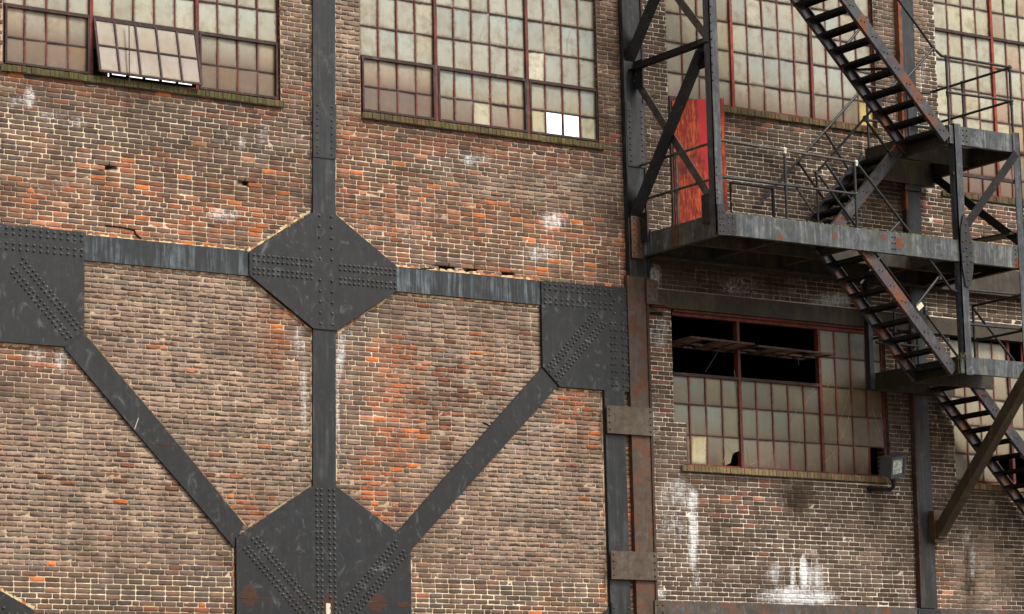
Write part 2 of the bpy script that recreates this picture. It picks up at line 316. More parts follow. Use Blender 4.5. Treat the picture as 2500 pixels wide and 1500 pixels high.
WHITE = [(72, 235, 20, 40, .62), (40, 250, 40, 30, .5), (130, 285, 60, 24, .5), (180, 300, 50, 22, .5), (560, 320, 26, 50, .4), (640, 330, 40, 50, .45), (590, 350, 20, 30, .5), (1160, 390, 60, 22, .55), (1290, 392, 70, 12, .4), (545, 525, 60, 26, .58), (510, 590, 90, 20, .3), (1000, 520, 160, 60, .4), (1350, 540, 50, 34, .62), (1320, 620, 60, 30, .55), (1010, 660, 60, 14, .5),
         (960, 560, 220, 60, .4), (730, 830, 22, 90, .5), (742, 960, 16, 170, .5), (833, 860, 14, 80, .62), (824, 980, 10, 220, .6), (900, 720, 160, 20, .3), (1480, 980, 14, 40, .55), (90, 870, 46, 40, .5), (150, 880, 30, 60, .5), (855, 820, 14, 40, .4), (1230, 1000, 60, 200, .2), (590, 1250, 60, 20, .35), (940, 1290, 40, 22, .5),
         (1650, 1205, 60, 60, .54), (1640, 1280, 66, 80, .46), (1800, 1440, 160, 50, .3), (2120, 1420, 60, 60, .34), (1692, 1310, 17, 110, .74), (1690, 1220, 22, 40, .7), (1700, 1420, 18, 50, .5), (1962, 1400, 13, 60, .86), (1935, 1405, 8, 60, .74), (1990, 1415, 36, 60, .62), (1930, 1450, 90, 28, .68), (1890, 1400, 34, 40, .55), (1950, 1460, 130, 26, .72), (1985, 1350, 20, 16, .5), (2020, 1290, 12, 10, .6), (1910, 1230, 8, 22, .5),
         (2170, 1370, 60, 30, .35), (2375, 1370, 14, 70, .55), (2360, 1310, 20, 40, .45), (1590, 1040, 30, 60, .5), (1610, 820, 50, 60, .5), (1610, 960, 50, 60, .35), (1600, 680, 20, 50, .6), (1800, 700, 70, 40, .5), (2030, 735, 70, 30, .65), (1900, 720, 200, 26, .42), (1700, 680, 120, 30, .35), (2240, 690, 60, 40, .35), (2250, 170, 22, 120, .42), (2150, 90, 40, 90, .35), (1590, 40, 34, 60, .3), (2230, 760, 70, 60, .4), (2180, 900, 60, 30, .35), (1600, 1450, 40, 20, .6), (2320, 330, 60, 60, .3), (1030, 160, 10, 10, .1), (2400, 520, 90, 40, .3)]
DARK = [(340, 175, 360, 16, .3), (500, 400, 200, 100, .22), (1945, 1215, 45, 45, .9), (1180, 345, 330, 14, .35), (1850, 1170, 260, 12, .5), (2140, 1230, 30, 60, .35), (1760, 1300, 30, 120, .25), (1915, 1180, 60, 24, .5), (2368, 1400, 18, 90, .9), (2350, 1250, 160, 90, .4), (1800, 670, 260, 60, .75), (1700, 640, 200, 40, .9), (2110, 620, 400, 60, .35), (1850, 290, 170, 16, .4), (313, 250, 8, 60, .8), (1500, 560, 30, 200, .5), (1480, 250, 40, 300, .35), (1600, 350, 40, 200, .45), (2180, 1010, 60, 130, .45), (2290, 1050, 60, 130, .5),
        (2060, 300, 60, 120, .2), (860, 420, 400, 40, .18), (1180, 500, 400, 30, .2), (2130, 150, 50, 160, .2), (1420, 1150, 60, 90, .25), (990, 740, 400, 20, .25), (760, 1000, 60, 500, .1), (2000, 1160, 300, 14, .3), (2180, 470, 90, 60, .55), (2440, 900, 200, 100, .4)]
CRISP = [(300, 1450, 400, 60, 1), (1250, 1460, 330, 55, 1), (300, 340, 400, 110, .95), (1100, 420, 350, 90, .75), (1150, 600, 400, 60, .85), (350, 520, 420, 60, .8), (500, 460, 260, 90, .8), (900, 900, 60, 260, .8), (100, 900, 130, 50, .5), (720, 900, 50, 120, .4)]

def fields(x, z):
    px, py = to_px(x, np.zeros_like(x), z)
    right = (x > 25.85).astype(float)
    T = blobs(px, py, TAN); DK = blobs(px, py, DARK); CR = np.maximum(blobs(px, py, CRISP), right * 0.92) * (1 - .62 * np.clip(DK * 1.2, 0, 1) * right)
    return dict(px=px, py=py, o=blobs(px, py, ORANGE), r=blobs(px, py, REDS), t=T, w=blobs(px, py, WHITE), d=blobs(px, py, DARK), c=CR, right=right)

def free_spans(x0, x1, z):
    """parts of a brick course not cut by an opening"""
    sp = [(x0, x1)]
    cuts = [(o[0], o[1]) for o in OPEN.values() if o[2] - 0.12 < z < o[3]]
    if DOOR[2] < z < DOOR[3]: cuts.append((DOOR[0], DOOR[1]))
    if 8.98 < z < 9.25: cuts.append((26.15, 37))
    if z < 7.32 and z > 6.6: cuts = [c if abs(c[0] - 26.52) > .01 else (26.75, c[1]) for c in cuts]
    for a, b in cuts:
        n = []
        for s, e in sp:
            if b <= s or a >= e: n.append((s, e)); continue
            if a > s: n.append((s, a))
            if b < e: n.append((b, e))
        sp = n
    return sp

RH, BL = 0.0677, 0.2117
def brick_section(wall, X0, X1, Z0, Z1, seed):
    r = np.random.default_rng(seed); B = []
    k0 = int(Z0 / RH); k1 = int(Z1 / RH)
    for k in range(k0, k1):
        z = k * RH; zc = z + RH / 2
        wave = 0.0
        for (s, e) in free_spans(X0, X1, zc):
            flem = (k % 7 == 3)
            if flem: unit = BL + BL / 2; n0 = int(s / unit) - 1; xs = []
            x = (int(s / (BL * 3)) - 1) * BL * 3 + (0.5 * BL if k % 2 else 0) + r.normal(0, 0.004)
            if flem: x += BL * 0.25
            j = 0
            while x < e:
                L = (BL if j % 2 == 0 else BL / 2) if flem else BL * (1 if r.random() > 0.02 else 0.5)
                a, b = max(x, s), min(x + L, e)
                if b - a > 0.03: B.append((a, b, z, int(a == s or a - s < .12), int(b == e or e - b < .12)))
                x += L; j += 1
    B = np.array(B); n = len(B)
    xc = (B[:, 0] + B[:, 1]) / 2; zc = B[:, 2] + RH / 2; F = fields(xc, zc)
    jit = lambda a: r.normal(0, a, n)
    t = np.clip(F['t'] * 0.95 + jit(0.13) + 0.12, 0, 1.05)
    c = F['c'] * (1 - F['t'] * 0.85)                          # crisp = brick dark, joint pale
    dark = np.array(lin((104, 82, 68))); dark2 = np.array(lin((88, 77, 70))); redb = np.array(lin((120, 88, 70)))
    tan = np.array(lin((164, 135, 115))); tan2 = np.array(lin((142, 127, 112))); org = np.array(lin((206, 120, 68))); org2 = np.array(lin((156, 98, 70))); sal = np.array(lin((180, 124, 96)))
    red = np.array(lin((138, 90, 74))); red2 = np.array(lin((118, 84, 66)))
    rdk = np.array(lin((84, 68, 55)))
    q = r.random((n, 1)); q2 = r.random((n, 1)); q3 = r.random((n, 1))
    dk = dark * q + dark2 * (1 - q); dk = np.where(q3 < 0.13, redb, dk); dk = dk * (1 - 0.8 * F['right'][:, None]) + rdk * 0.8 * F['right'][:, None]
    tn = tan * q2 + tan2 * (1 - q2)
    col = dk * (1 - t[:, None]) + tn * t[:, None]
    rr = r.random(n); m = rr < F['r'] * (1 - .45 * F['right']); col[m] = (red * q + red2 * (1 - q))[m]
    ro = r.random(n); po = (F['o'] ** 1.3) * 0.5 * (1 - .55 * F['right']) + 0.006 * (1 - F['right'])
    m = ro < po; oc = np.where(q3 < 0.16, org, np.where(q3 < 0.66, org2, sal)); col[m] = oc[m]
    m2 = (ro >= po) & (ro < po * 2.1); col[m2] = col[m2] * 0.74 + (org2 * 0.26)
    spall = np.clip(F['o'] * r.uniform(0, 1.3, n) + .10 * (r.random(n) < .12), 0, .9) * (1 - .6 * F['right'])
    rowt = r.normal(1, .07, 400)[np.clip((B[:, 2] / RH).round().astype(int), 0, 399)]
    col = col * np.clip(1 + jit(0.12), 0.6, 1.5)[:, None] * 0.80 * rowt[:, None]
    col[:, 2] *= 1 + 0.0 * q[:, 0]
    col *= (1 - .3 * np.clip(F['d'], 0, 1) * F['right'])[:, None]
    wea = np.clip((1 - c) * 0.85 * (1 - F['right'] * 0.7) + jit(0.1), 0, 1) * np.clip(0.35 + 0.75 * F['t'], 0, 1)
    g = 0.0058 - 0.0016 * (1 - c) - .0006 * F['right']                             # half joint
    x0 = B[:, 0] + g + np.abs(jit(0.0009)); x1 = B[:, 1] - g - np.abs(jit(0.0009)); z0 = B[:, 2] + g + np.abs(jit(0.0009)); z1 = B[:, 2] + RH - g - np.abs(jit(0.0009))
    hole = np.zeros(n, bool)
    for hx, hz in HOLEW: hole |= (hx > B[:, 0]) & (hx < B[:, 1]) & (hz > B[:, 2]) & (hz < B[:, 2] + RH)
    keep = ~hole; proud = jit(0.0018) - 0.001 - 0.002 * c
    GX = np.array([0, .06, .36, .66, .94, 1.0]); GZ = np.array([0, .2, .8, 1.0])
    U, V = np.meshgrid(GX, GZ); U = U.ravel(); V = V.ravel(); nv = 24
    px = x0[:, None] + (x1 - x0)[:, None] * U; pz = z0[:, None] + (z1 - z0)[:, None] * V
    edge = ((U == 0) | (U == 1) | (V == 0) | (V == 1)).astype(float); corner = (((U == 0) | (U == 1)) & ((V == 0) | (V == 1))).astype(float)
    px += corner * np.where(U == 0, .005, -.005) * 0.7 + r.normal(0, .0009, (n, nv)); pz += corner * np.where(V == 0, .004, -.004) * 0.5 + r.normal(0, .0007, (n, nv))
    ero = (1 - V) * wea[:, None] * np.abs(r.normal(0.0025, 0.002, (n, nv)))
    py = proud[:, None] + edge * 0.0018 + corner * 0.002 + ero + r.normal(0, 0.0012, (n, nv))
    tilt = jit(0.0011)[:, None] * (V - .5) * 2 + jit(0.0012)[:, None] * (U - .5) * 2; py += tilt
    ring = [0, 1, 2, 3, 4, 5, 11, 17, 23, 22, 21, 20, 19, 18, 12, 6]
    sx = px[:, ring] + 0; sz = pz[:, ring] + 0; sy = np.full((n, 16), 0.03)
    sy[B[:, 3] > 0] = 0.1; sy[B[:, 4] > 0] = 0.1
    P = np.stack([np.concatenate([px, sx], 1), np.concatenate([py, sy], 1), np.concatenate([pz, sz], 1)], 2)
    faces = []
    for j in range(3):
        for i in range(5): faces.append((j * 6 + i, j * 6 + i + 1, (j + 1) * 6 + i + 1, (j + 1) * 6 + i))
    for i in range(16): faces.append((ring[i], 24 + i, 24 + (i + 1) % 16, ring[(i + 1) % 16]))
    faces = np.array(faces)
    P = P[keep]; col = col[keep]; wea = wea[keep]; spall = spall[keep]; m = len(P)
    idx = (faces[None] + (np.arange(m) * 40)[:, None, None]).reshape(-1, 4)
    Pv = P.reshape(-1, 3)
    VF = fields(Pv[:, 0], Pv[:, 2])
    cols = np.repeat(col, 40, axis=0); cols = np.concatenate([cols, np.ones((len(cols), 1))], 1)
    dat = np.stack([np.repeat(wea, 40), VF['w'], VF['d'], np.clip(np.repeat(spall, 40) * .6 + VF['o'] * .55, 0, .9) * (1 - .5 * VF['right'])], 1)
    uvv = np.tile(np.concatenate([np.stack([U, V], 1), np.stack([U[ring], V[ring]], 1)]), (m, 1))
    return Pv, idx, cols, dat, uvv

def np_mesh(name, P, idx, cols, dat, uvv):
    me = bpy.data.meshes.new(name); me.vertices.add(len(P)); me.vertices.foreach_set('co', P.astype(np.float32).ravel())
    me.loops.add(idx.size); me.loops.foreach_set('vertex_index', idx.astype(np.int32).ravel())
    me.polygons.add(len(idx)); me.polygons.foreach_set('loop_start', (np.arange(len(idx)) * 4).astype(np.int32))
    me.update(calc_edges=True)
    a = me.color_attributes.new('Col', 'FLOAT_COLOR', 'POINT'); a.data.foreach_set('color', cols.astype(np.float32).ravel())
    a = me.color_attributes.new('dat', 'FLOAT_COLOR', 'POINT'); a.data.foreach_set('color', dat.astype(np.float32).ravel())
    a = me.attributes.new('buv', 'FLOAT2', 'POINT'); a.data.foreach_set('vector', uvv.astype(np.float32).ravel())
    me.validate(); return me

def in_open(x, z):
    if 26.5 < x < 26.75 and 6.6 < z < 7.32: return False
    for o in OPEN.values():
        if o[0] < x < o[1] and o[2] - .12 < z < o[3]: return True
    return (DOOR[0] < x < DOOR[1] and DOOR[2] < z < DOOR[3]) or (8.98 < z < 9.25 and x > 26.15)

def mortar_mesh(X0, X1, Z0, Z1, seed):
    r = np.random.default_rng(seed)
    xs = set(np.round(np.linspace(X0, X1, int((X1 - X0) / .05)), 4)); zs = set(np.round(np.linspace(Z0, Z1, int((Z1 - Z0) / .05)), 4))
    for o in list(OPEN.values()) + [DOOR]:
        for v in o[:2]:
            if X0 < v < X1: xs.add(v)
        for v in (o[2], o[3], o[2] - .12): zs.add(v)
    zs.add(8.98); zs.add(9.25)
    xs = np.array(sorted(xs)); zs = np.array(sorted(zs)); zs = zs[(zs >= Z0) & (zs <= Z1)]
    nx, nz = len(xs), len(zs); X, Z = np.meshgrid(xs, zs); F = fields(X.ravel(), Z.ravel())
    c = F['c'] * (1 - F['t'] * 0.8)
    Y = 0.0042 + 0.0025 * F['t'] + r.normal(0, .0012, nx * nz) + np.where(r.random(nx * nz) < .03, .004, 0)
    for hx, hz in HOLEW: Y = np.where((abs(X.ravel() - hx) < .075) & (abs(Z.ravel() - hz) < .04), .07, Y)
    P = np.stack([X.ravel(), Y, Z.ravel()], 1)
    cream = np.array(lin((236, 218, 186))); creamr = np.array(lin((232, 222, 202))); tn = np.array(lin((184, 158, 130)))
    cr = cream * (1 - F['right'][:, None]) + creamr * F['right'][:, None]
    k = np.clip(c + r.normal(0, .1, nx * nz), 0, 1)[:, None]
    col = (tn * (1 - k) + cr * k) * 0.82 * np.clip(1 + r.normal(0, .1, (nx * nz, 1)), .7, 1.3)
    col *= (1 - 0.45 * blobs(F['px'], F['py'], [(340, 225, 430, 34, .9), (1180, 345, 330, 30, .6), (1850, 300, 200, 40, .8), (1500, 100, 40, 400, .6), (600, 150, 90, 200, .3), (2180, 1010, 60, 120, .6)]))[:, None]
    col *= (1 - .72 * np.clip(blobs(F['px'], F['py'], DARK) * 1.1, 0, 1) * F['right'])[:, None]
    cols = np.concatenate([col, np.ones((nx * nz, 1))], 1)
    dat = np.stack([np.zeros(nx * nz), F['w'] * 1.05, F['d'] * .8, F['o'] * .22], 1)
    for hx, hz in HOLEW: q = (abs(P[:, 0] - hx) < .14) & (abs(P[:, 2] - hz) < .055); cols[q, :3] = lin((40, 30, 24), .8)
    idx = []
    for j in range(nz - 1):
        for i in range(nx - 1):
            if in_open((xs[i] + xs[i + 1]) / 2, (zs[j] + zs[j + 1]) / 2): continue
            b = j * nx + i; idx.append((b, b + 1, b + nx + 1, b + nx))
    return P, np.array(idx), cols, dat, np.ones((nx * nz, 2))

def outer_wall_mat():
    n = N('outer_brick'); br = n.new('TexBrick'); tc = n.new('TexCoord'); mp = n.new('Mapping'); mp.inputs['Rotation'].default_value = (math.pi / 2, 0, 0)
    n.put(mp.inputs[0], tc.outputs['Object']); n.put(br.inputs['Vector'], mp.outputs[0])
    br.inputs['Color1'].default_value = (*lin((110, 88, 74), .75), 1); br.inputs['Color2'].default_value = (*lin((84, 72, 64), .75), 1); br.inputs['Mortar'].default_value = (*lin((190, 172, 146), .75), 1)
    br.inputs['Scale'].default_value = 1; br.inputs['Brick Width'].default_value = BL; br.inputs['Row Height'].default_value = RH; br.inputs['Mortar Size'].default_value = 0.006
    return n.done(n.mix(1.0, br.outputs[0], n.math('MULTIPLY_ADD', n.noise(3, 5), .8, .6), 'MULTIPLY'), .9)
M_OUT = outer_wall_mat()

def make_wall(X0, X1, XA, XB, label, seed):
    """X0..X1 carries modelled bricks, XA..XB is the full length of the wall"""
    root = thing('brick_wall', ((XA + XB) / 2, 0, 0), label, 'wall')
    Z0, Z1 = 3.25, 15.9
    P, idx, c, d, u = brick_section(root, X0, X1, Z0, Z1, seed)
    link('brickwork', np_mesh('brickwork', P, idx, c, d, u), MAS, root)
    P, idx, c, d, u = mortar_mesh(X0, X1, Z0, Z1, seed + 50)
    mo = link('mortar', np_mesh('mortar', P, idx, c, d, u), MAS, root)
    b = MB(); b.box(XA, XB, 0.0, 0.3, 0, Z0 - .002); b.box(XA, XB, 0.0, 0.3, Z1 + 1.2, 20)
    ops = sorted([o for o in OPEN.values() if o[0] > X0 - .1 and o[1] < X1 + .2 and o[3] > 14], key=lambda o: o[0])
    x = XA
    for o in ops: b.box(x, o[0], 0.002, 0.3, Z1, Z1 + 1.2); x = o[1]
    if x < XB: b.box(x, XB, 0.002, 0.3, Z1, Z1 + 1.2)
    if XA < X0: b.box(XA, X0, 0.004, .3, Z0, Z1)
    if XB > X1: b.box(X1, XB, 0.004, .3, Z0, Z1)
    # brick reveals behind the modelled face
    for o in [o for o in OPEN.values() if o[0] >= X0 - .1 and o[0] < X1]:
        b.box(o[0] - .1, o[0], 0.09, .3, o[2], o[3]); b.box(o[1], o[1] + .1, 0.09, .3, o[2], o[3])
        b.box(o[0] - .1, min(o[1] + .1, X1 + .1), 0.012, .3, o[2] - .13, o[2] - .035)
    b.build('wall_core', M_OUT, root)
    return root

WL = make_wall(14.6, 25.86, 6.0, 25.86, 'long weathered brick wall with orange patches left of the paired steel columns, behind flat black riveted plates', 11)
WR = make_wall(25.86, 31.2, 25.86, 31.2, 'dark brick wall bay with white lime stains, red door and floodlight between two steel columns', 23)
WF = make_wall(31.2, 35.6, 31.2, 48.0, 'dark brick wall at the right edge behind the fire escape landings', 37)

# ------------------------------------------------------------------ windows
GREY, WARM, BRN, CRE, YEL, GRN = (184, 183, 164), (188, 172, 146), (128, 98, 76), (232, 224, 192), (226, 196, 110), (128, 130, 112)
def window(root, key, rows, bays=(4, 5, 4), yf=0.08, trans=(), skip=(), special=None, tone=None, frame=M_OXIDE, bright=(), vents=(), open_bays=(), name_lab=None, topdown=0):
    x0, x1, z0, z1 = OPEN[key]; special = special or {}
    fr = MB(); pn = MB(); hb = MB()
    X = [x0 + .04]; edges = []
    for bi, nb in enumerate(bays):
        w0 = X[-1]; xs = [w0 + PW * (i + (0 if bi or i else 0)) for i in range(nb + 1)]
        if bi == 0: xs = [w0] + [w0 + PW * i - .005 for i in range(1, nb + 1)]
        edges.append(xs); X.append(xs[-1] + .034)
    xend = edges[-1][-1]
    # outer frame
    fr.box(x0, x0 + .04, yf - .02, yf + .05, z0, z1); fr.box(xend, xend + .04, yf - .02, yf + .05, z0, z1); fr.box(x0, xend + .04, yf - .022, yf + .05, z0 - .005, z0 + .035)
    muls = []
    for e in edges[:-1]: mul = MB(); mul.box(e[-1] - .008, e[-1] + .042, yf - .04, yf + .05, z0, z1); muls.append(mul)
    for bi, xs in enumerate(edges):
        for i in range(len(xs) - 1):
            if i: 
                # muntin, broken where a vent has swung open
                segs = [(z0, z1)]
                for (ob, za, zb) in open_bays:
                    if ob == bi: segs = [s for a, b in segs for s in ((a, min(b, za)), (max(a, zb), b)) if s[1] - s[0] > .02]
                for a, b in segs: fr.box(xs[i] - .011, xs[i] + .011, yf - .012, yf + .02, a, b)
            for j in range(len(rows) - 1):
                a, b = rows[j], rows[j + 1]
                if any(ob == bi and za - .01 <= a and b <= zb + .01 for ob, za, zb in open_bays): continue
                if (bi, i, j) in skip: continue
                tx, tz = rng.normal(0, .004, 2); L, R_ = xs[i] + .004, xs[i + 1] - .004
                top, bot = tone(bi, i, j) if tone else (GREY, WARM)
                if (bi, i, j) in special: top = bot = special[(bi, i, j)]
                kk = float(np.clip(rng.normal(1, .07), .8, 1.2)) * (0.53 if key == 'W5' else 0.66); hue = rng.normal(0, 5); top = (top[0] + hue, top[1], top[2] - hue); 
                ct, cb = (*lin(top, kk), 1), (*lin(bot, kk), 1)
                cm = tuple((ct[q] * .58 + cb[q] * .42) for q in range(4))
                zm = a + (b - a) * .5
                pn.add([(L, yf + tx - tz, a + .004), (R_, yf - tx - tz, a + .004), (R_, yf - tx, zm), (L, yf + tx, zm), (R_, yf - tx + tz, b - .004), (L, yf + tx + tz, b - .004)],
                       [(0, 1, 2, 3), (3, 2, 4, 5)], [cb, cb, cm, cm, ct, ct])
        for j in range(1, len(rows) - 1):
            z = rows[j]
            if any(ob == bi and za + .01 < z < zb - .01 for ob, za, zb in open_bays): continue
            hv = (bi, j) in trans or (-1, j) in trans
            if hv: hb.box(xs[0], xs[-1], yf - .045, yf + .03, z - .022, z + .022)
            else: hb.box(xs[0], xs[-1], yf - .014, yf + .021, z - .009, z + .009)
    f = fr.build('window', frame, root); hb.build('glazing_bar', M_OXDK, f);  # shade of the down-facing bars is put into their darker colour
    for i, mul in enumerate(muls): mul.build('mullion', M_MULL if (bright and i == 0) else M_OXIDE, f)
    g = pn.build('glazing', M_PANE, f, color=True, uv=[(0, 0), (1, 0), (1, .5), (0, .5), (1, 1), (0, 1)])
    for (bi, za, zb, dy) in vents:                            # closed or ajar vent frames standing proud of the grid
        xs = edges[bi]; v = MB(); y = yf - .05
        v.box(xs[0] + .01, xs[0] + .04, y - .0, y + .03, za, zb); v.box(xs[-1] - .04, xs[-1] - .012, y, y + .03, za, zb)
        v.box(xs[0] + .01, xs[-1] - .012, y - .004, y + .03, za - .004, za + .026)
        v.build('vent_frame', M_OXDK, f)
    return f, edges

def cracks(win, lst, y=0.066, wdt=0.0045):
    m = MB()
    for pts in lst:
        w_ = [at(px, py, y) for px, py in pts]
        for a, b in zip(w_, w_[1:]): m.bar(a, b, wdt, .002, (0, 1, 0))
    m.build('glass_crack', M_CRACK, win)

R1 = [11.365, 11.72, 12.13, 12.58, 13.04, 13.48, 13.93, 14.37, 14.82, 15.26, 15.7, 16.1]
def tone1(bi, i, j):
    if j == 0: return ((136, 112, 86), (118, 92, 70))
    if j == 1: return ((184, 174, 146), (122, 90, 68))
    return ((188, 187, 166), (182, 172, 146))
w1, e1 = window(WL, 'W1', R1, trans=[(-1, 2)], tone=tone1, vents=[(0, 11.36, 12.13, 0), (2, 11.36, 12.13, 0)], open_bays=[(1, 11.33, 12.12)])
w1['label'] = 'window with its middle bottom sash swung outward above a daylit gap'
# the hopper of the middle bay, hinged at its head and pushed outward at the foot
hop = MB(); hp = MB(); hx = e1[1]; zt, zb_ = 12.105, 11.375; yt, yb = 0.035, -0.13
def hpt(x, t): return (x, yt + (yb - yt) * t, zt + (zb_ - zt) * t)
for i, x in enumerate(hx):
    xx = min(max(x, hx[0] + .02), hx[-1] - .02); hop.bar(hpt(xx, 0), hpt(xx, 1), .024 if 0 < i < 5 else .034, .03, (0, 1, 0))
for t in (0.0, .5, 1.0): hop.bar(hpt(hx[0] + .01, t), hpt(hx[-1] - .01, t), .028 if t != .5 else .02, .03, (0, 1, 0))
for i in range(5):
    for j, (t0, t1) in enumerate(((0.02, .5), (.5, .98))):
        a, b = hx[i] + .01, hx[i + 1] - .01
        top = (*lin(((176, 166, 140), (168, 150, 136))[j], .5), 1); bo = (*lin(((160, 126, 88), (180, 158, 130))[j], .5), 1)
        hp.add([hpt(a, t1), hpt(b, t1), hpt(b, t0), hpt(a, t0)], [(0, 1, 2, 3)], [bo, bo, top, top])
ho = hop.build('open_sash', M_OXDK, w1); hp.build('sash_glazing', M_PANE, ho, color=True, uv=[(0, 0), (1, 0), (1, 1), (0, 1)])
hop = MB(); p0 = at(317, 55, .02); hop.bar(at(315, 55, -.06), at(316, 205, -.19), .014, .014); hop.build('stay_rod', M_OXDK, w1)

def tone2(bi, i, j):
    if bi == 0 and j == 0: return ((128, 102, 84), (122, 92, 74))
    if bi == 0 and j == 1: return ((184, 172, 146), (128, 92, 72))
    if j == 0: return ((158, 148, 126), (136, 108, 84))
    if j == 1: return ((178, 178, 160), (166, 152, 124))
    return ((182, 182, 166), (180, 176, 154))
w2, e2 = window(WL, 'W2', R1, trans=[(-1, 2)], tone=tone2, vents=[(0, 11.36, 12.13, 0), (1, 11.36, 12.13, 0), (2, 11.36, 12.13, 0)],
                special={(1, 2, 0): (222, 214, 180), (2, 0, 0): (206, 198, 160), (2, 3, 0): (204, 196, 158), (2, 0, 2): (226, 216, 188)}, skip=[(2, 1, 0), (2, 2, 0)])
w2['label'] = 'window with two missing panes showing white daylight near its lower right corner'
cracks(w2, [[(1185, 65), (1175, 85), (1172, 100)], [(1260, 95), (1252, 110), (1238, 112)], [(1331, 60), (1328, 100), (1330, 122)], [(1394, 70), (1386, 100), (1385, 130)], [(1400, 118), (1398, 132)], [(1438, 180), (1410, 200)], [(1343, 210), (1336, 250)], [(1225, 70), (1218, 82)],
            [(1075, 180), (1090, 190), (1070, 205)], [(1209, 150), (1206, 175)], [(1210, 195), (1195, 240)], [(1330, 0), (1334, 20), (1328, 45)], [(1300, 210), (1306, 225)]])

R3 = [12.16, 12.58, 13.05, 13.5, 13.95, 14.4, 14.85, 15.3, 15.75, 16.2, 16.6]
def tone3(bi, i, j):
    if j == 0: return ((178, 170, 146), (134, 106, 84))
    if bi == 0: return ((168, 160, 136), (158, 146, 118))
    return ((184, 182, 164), (176, 170, 148))
w3, e3 = window(WR, 'W3', R3, tone=tone3, special={(2, 3, 0): YEL}, bright=(1,))
w3['label'] = 'tall red framed window above the red door with one yellow pane'
cracks(w3, [[(1870, 10), (1885, 30), (1876, 42)], [(1952, 85), (1962, 98)], [(1992, 240), (1985, 262)], [(1862, 190), (1880, 180)], [(2060, 190), (2066, 205)]])

R4 = [11.35, 11.65, 12.11, 12.57, 13.02, 13.47, 13.95, 14.4, 14.85, 15.3, 15.75, 16.2]
def tone4(bi, i, j):
    if j == 0: return ((134, 106, 84), (116, 88, 72))
    if j == 1: return ((156, 132, 104), (134, 104, 84))
    if bi >= 1 and 2 <= j <= 8 and (i + j) % 3 == 0: return ((190, 170, 140), (170, 140, 112))
    return ((200, 195, 168), (192, 184, 154))
w4, e4 = window(WF, 'W4', R4, tone=tone4, trans=[(-1, 6), (-1, 2)], bright=(1,))
w4['label'] = 'pale window at the right edge behind the upper landing railing'

R5 = [6.735, 7.16, 7.61, 8.04, 8.49, 8.94]
def tone5(bi, i, j):
    br = min(1, max(0, (bi * 5 + i - 7) / 6.0)); mx = lambda a, b: tuple(a[q] * (1 - br) + b[q] * br for q in range(3))
    if j == 0: return (mx((150, 140, 118), (132, 112, 90)), mx((112, 84, 58), (98, 72, 50)))
    if j >= 3: return (mx((150, 158, 146), (140, 136, 118)), mx((124, 124, 106), (112, 96, 76)))
    return (mx((158, 160, 140), (126, 104, 76)), mx((126, 112, 84), (104, 80, 56)))
w5, e5 = window(WR, 'W5', R5, tone=tone5, trans=[(0, 3), (1, 3)], open_bays=[(0, 8.04, 8.97), (1, 8.04, 8.97)], special={(0, 1, 0): (216, 206, 166)}, skip=[(2, 3, 0), (0, 3, 0)])
w5['label'] = 'broken window below the platform with two sashes pivoted flat open over black gaps'
hd = MB(); hd.box(26.56, 30.64, .03, .12, 8.90, 8.98); hd.box(26.56, 30.64, -.02, .12, 8.95, 8.985); hd.build('window_head', M_OXIDE, w5)
bp = MB(); gcol = (*lin((130, 124, 100), .8), 1)
xs = e5[0]; bp.prism([(xs[3] + .01, 6.74), (xs[3] + .01, 7.15), (xs[4] - .01, 7.15), (xs[4] - .01, 6.97), (xs[3] + .17, 6.93), (xs[3] + .12, 6.78)], .078, .083, gcol)
bp.build('broken_pane', M_PANE, w5, color=True, uv=[(.5, .5)])
for bi, off in ((0, .0), (1, -.02)):
    sx0, sx1 = e5[bi][0] + .02, e5[bi][-1] - .02; s = MB(); g = MB(); zc_ = 8.505 + off; tl = 0.03 if bi == 0 else -.02
    def sp(x, y): return (x, y, zc_ - (y - .08) * tl - (x - sx0) * .012)
    nb = len(e5[bi]) - 1
    for i in range(nb + 1):
        x = sx0 + (sx1 - sx0) * i / nb; s.bar(sp(x, -.36), sp(x + .03 * math.sin(i * 2.1), .3), .03, .024)
    for y in (-.36, .05, .3): s.bar(sp(sx0, y), sp(sx1, y + .03), .034, .03)
    so_ = s.build('pivoted_sash', S_EDGE, w5)
    for i in range(nb):
        a = sx0 + (sx1 - sx0) * i / nb + .01; b = sx0 + (sx1 - sx0) * (i + 1) / nb - .01
        for y0_, y1_ in ((-.35, .04), (.06, .29)):
            if (i + bi) % 3 == 1: continue
            g.add([sp(a, y0_), sp(b, y0_), sp(b, y1_), sp(a, y1_)], [(0, 1, 2, 3)], (*lin((120, 96, 74), .8), 1))
    g.build('sash_glazing', M_PANE, so_, color=True, uv=[(0, 0), (1, 0), (1, 1), (0, 1)])
rd = MB(); rd.bar(at(1764, 842, -.1), at(1722, 908, .06), .01, .01); rd.bar(at(1948, 872, -.1), at(1950, 892, -.1), .01, .01); rd.build('stay_rod', S_PIPE, w5)
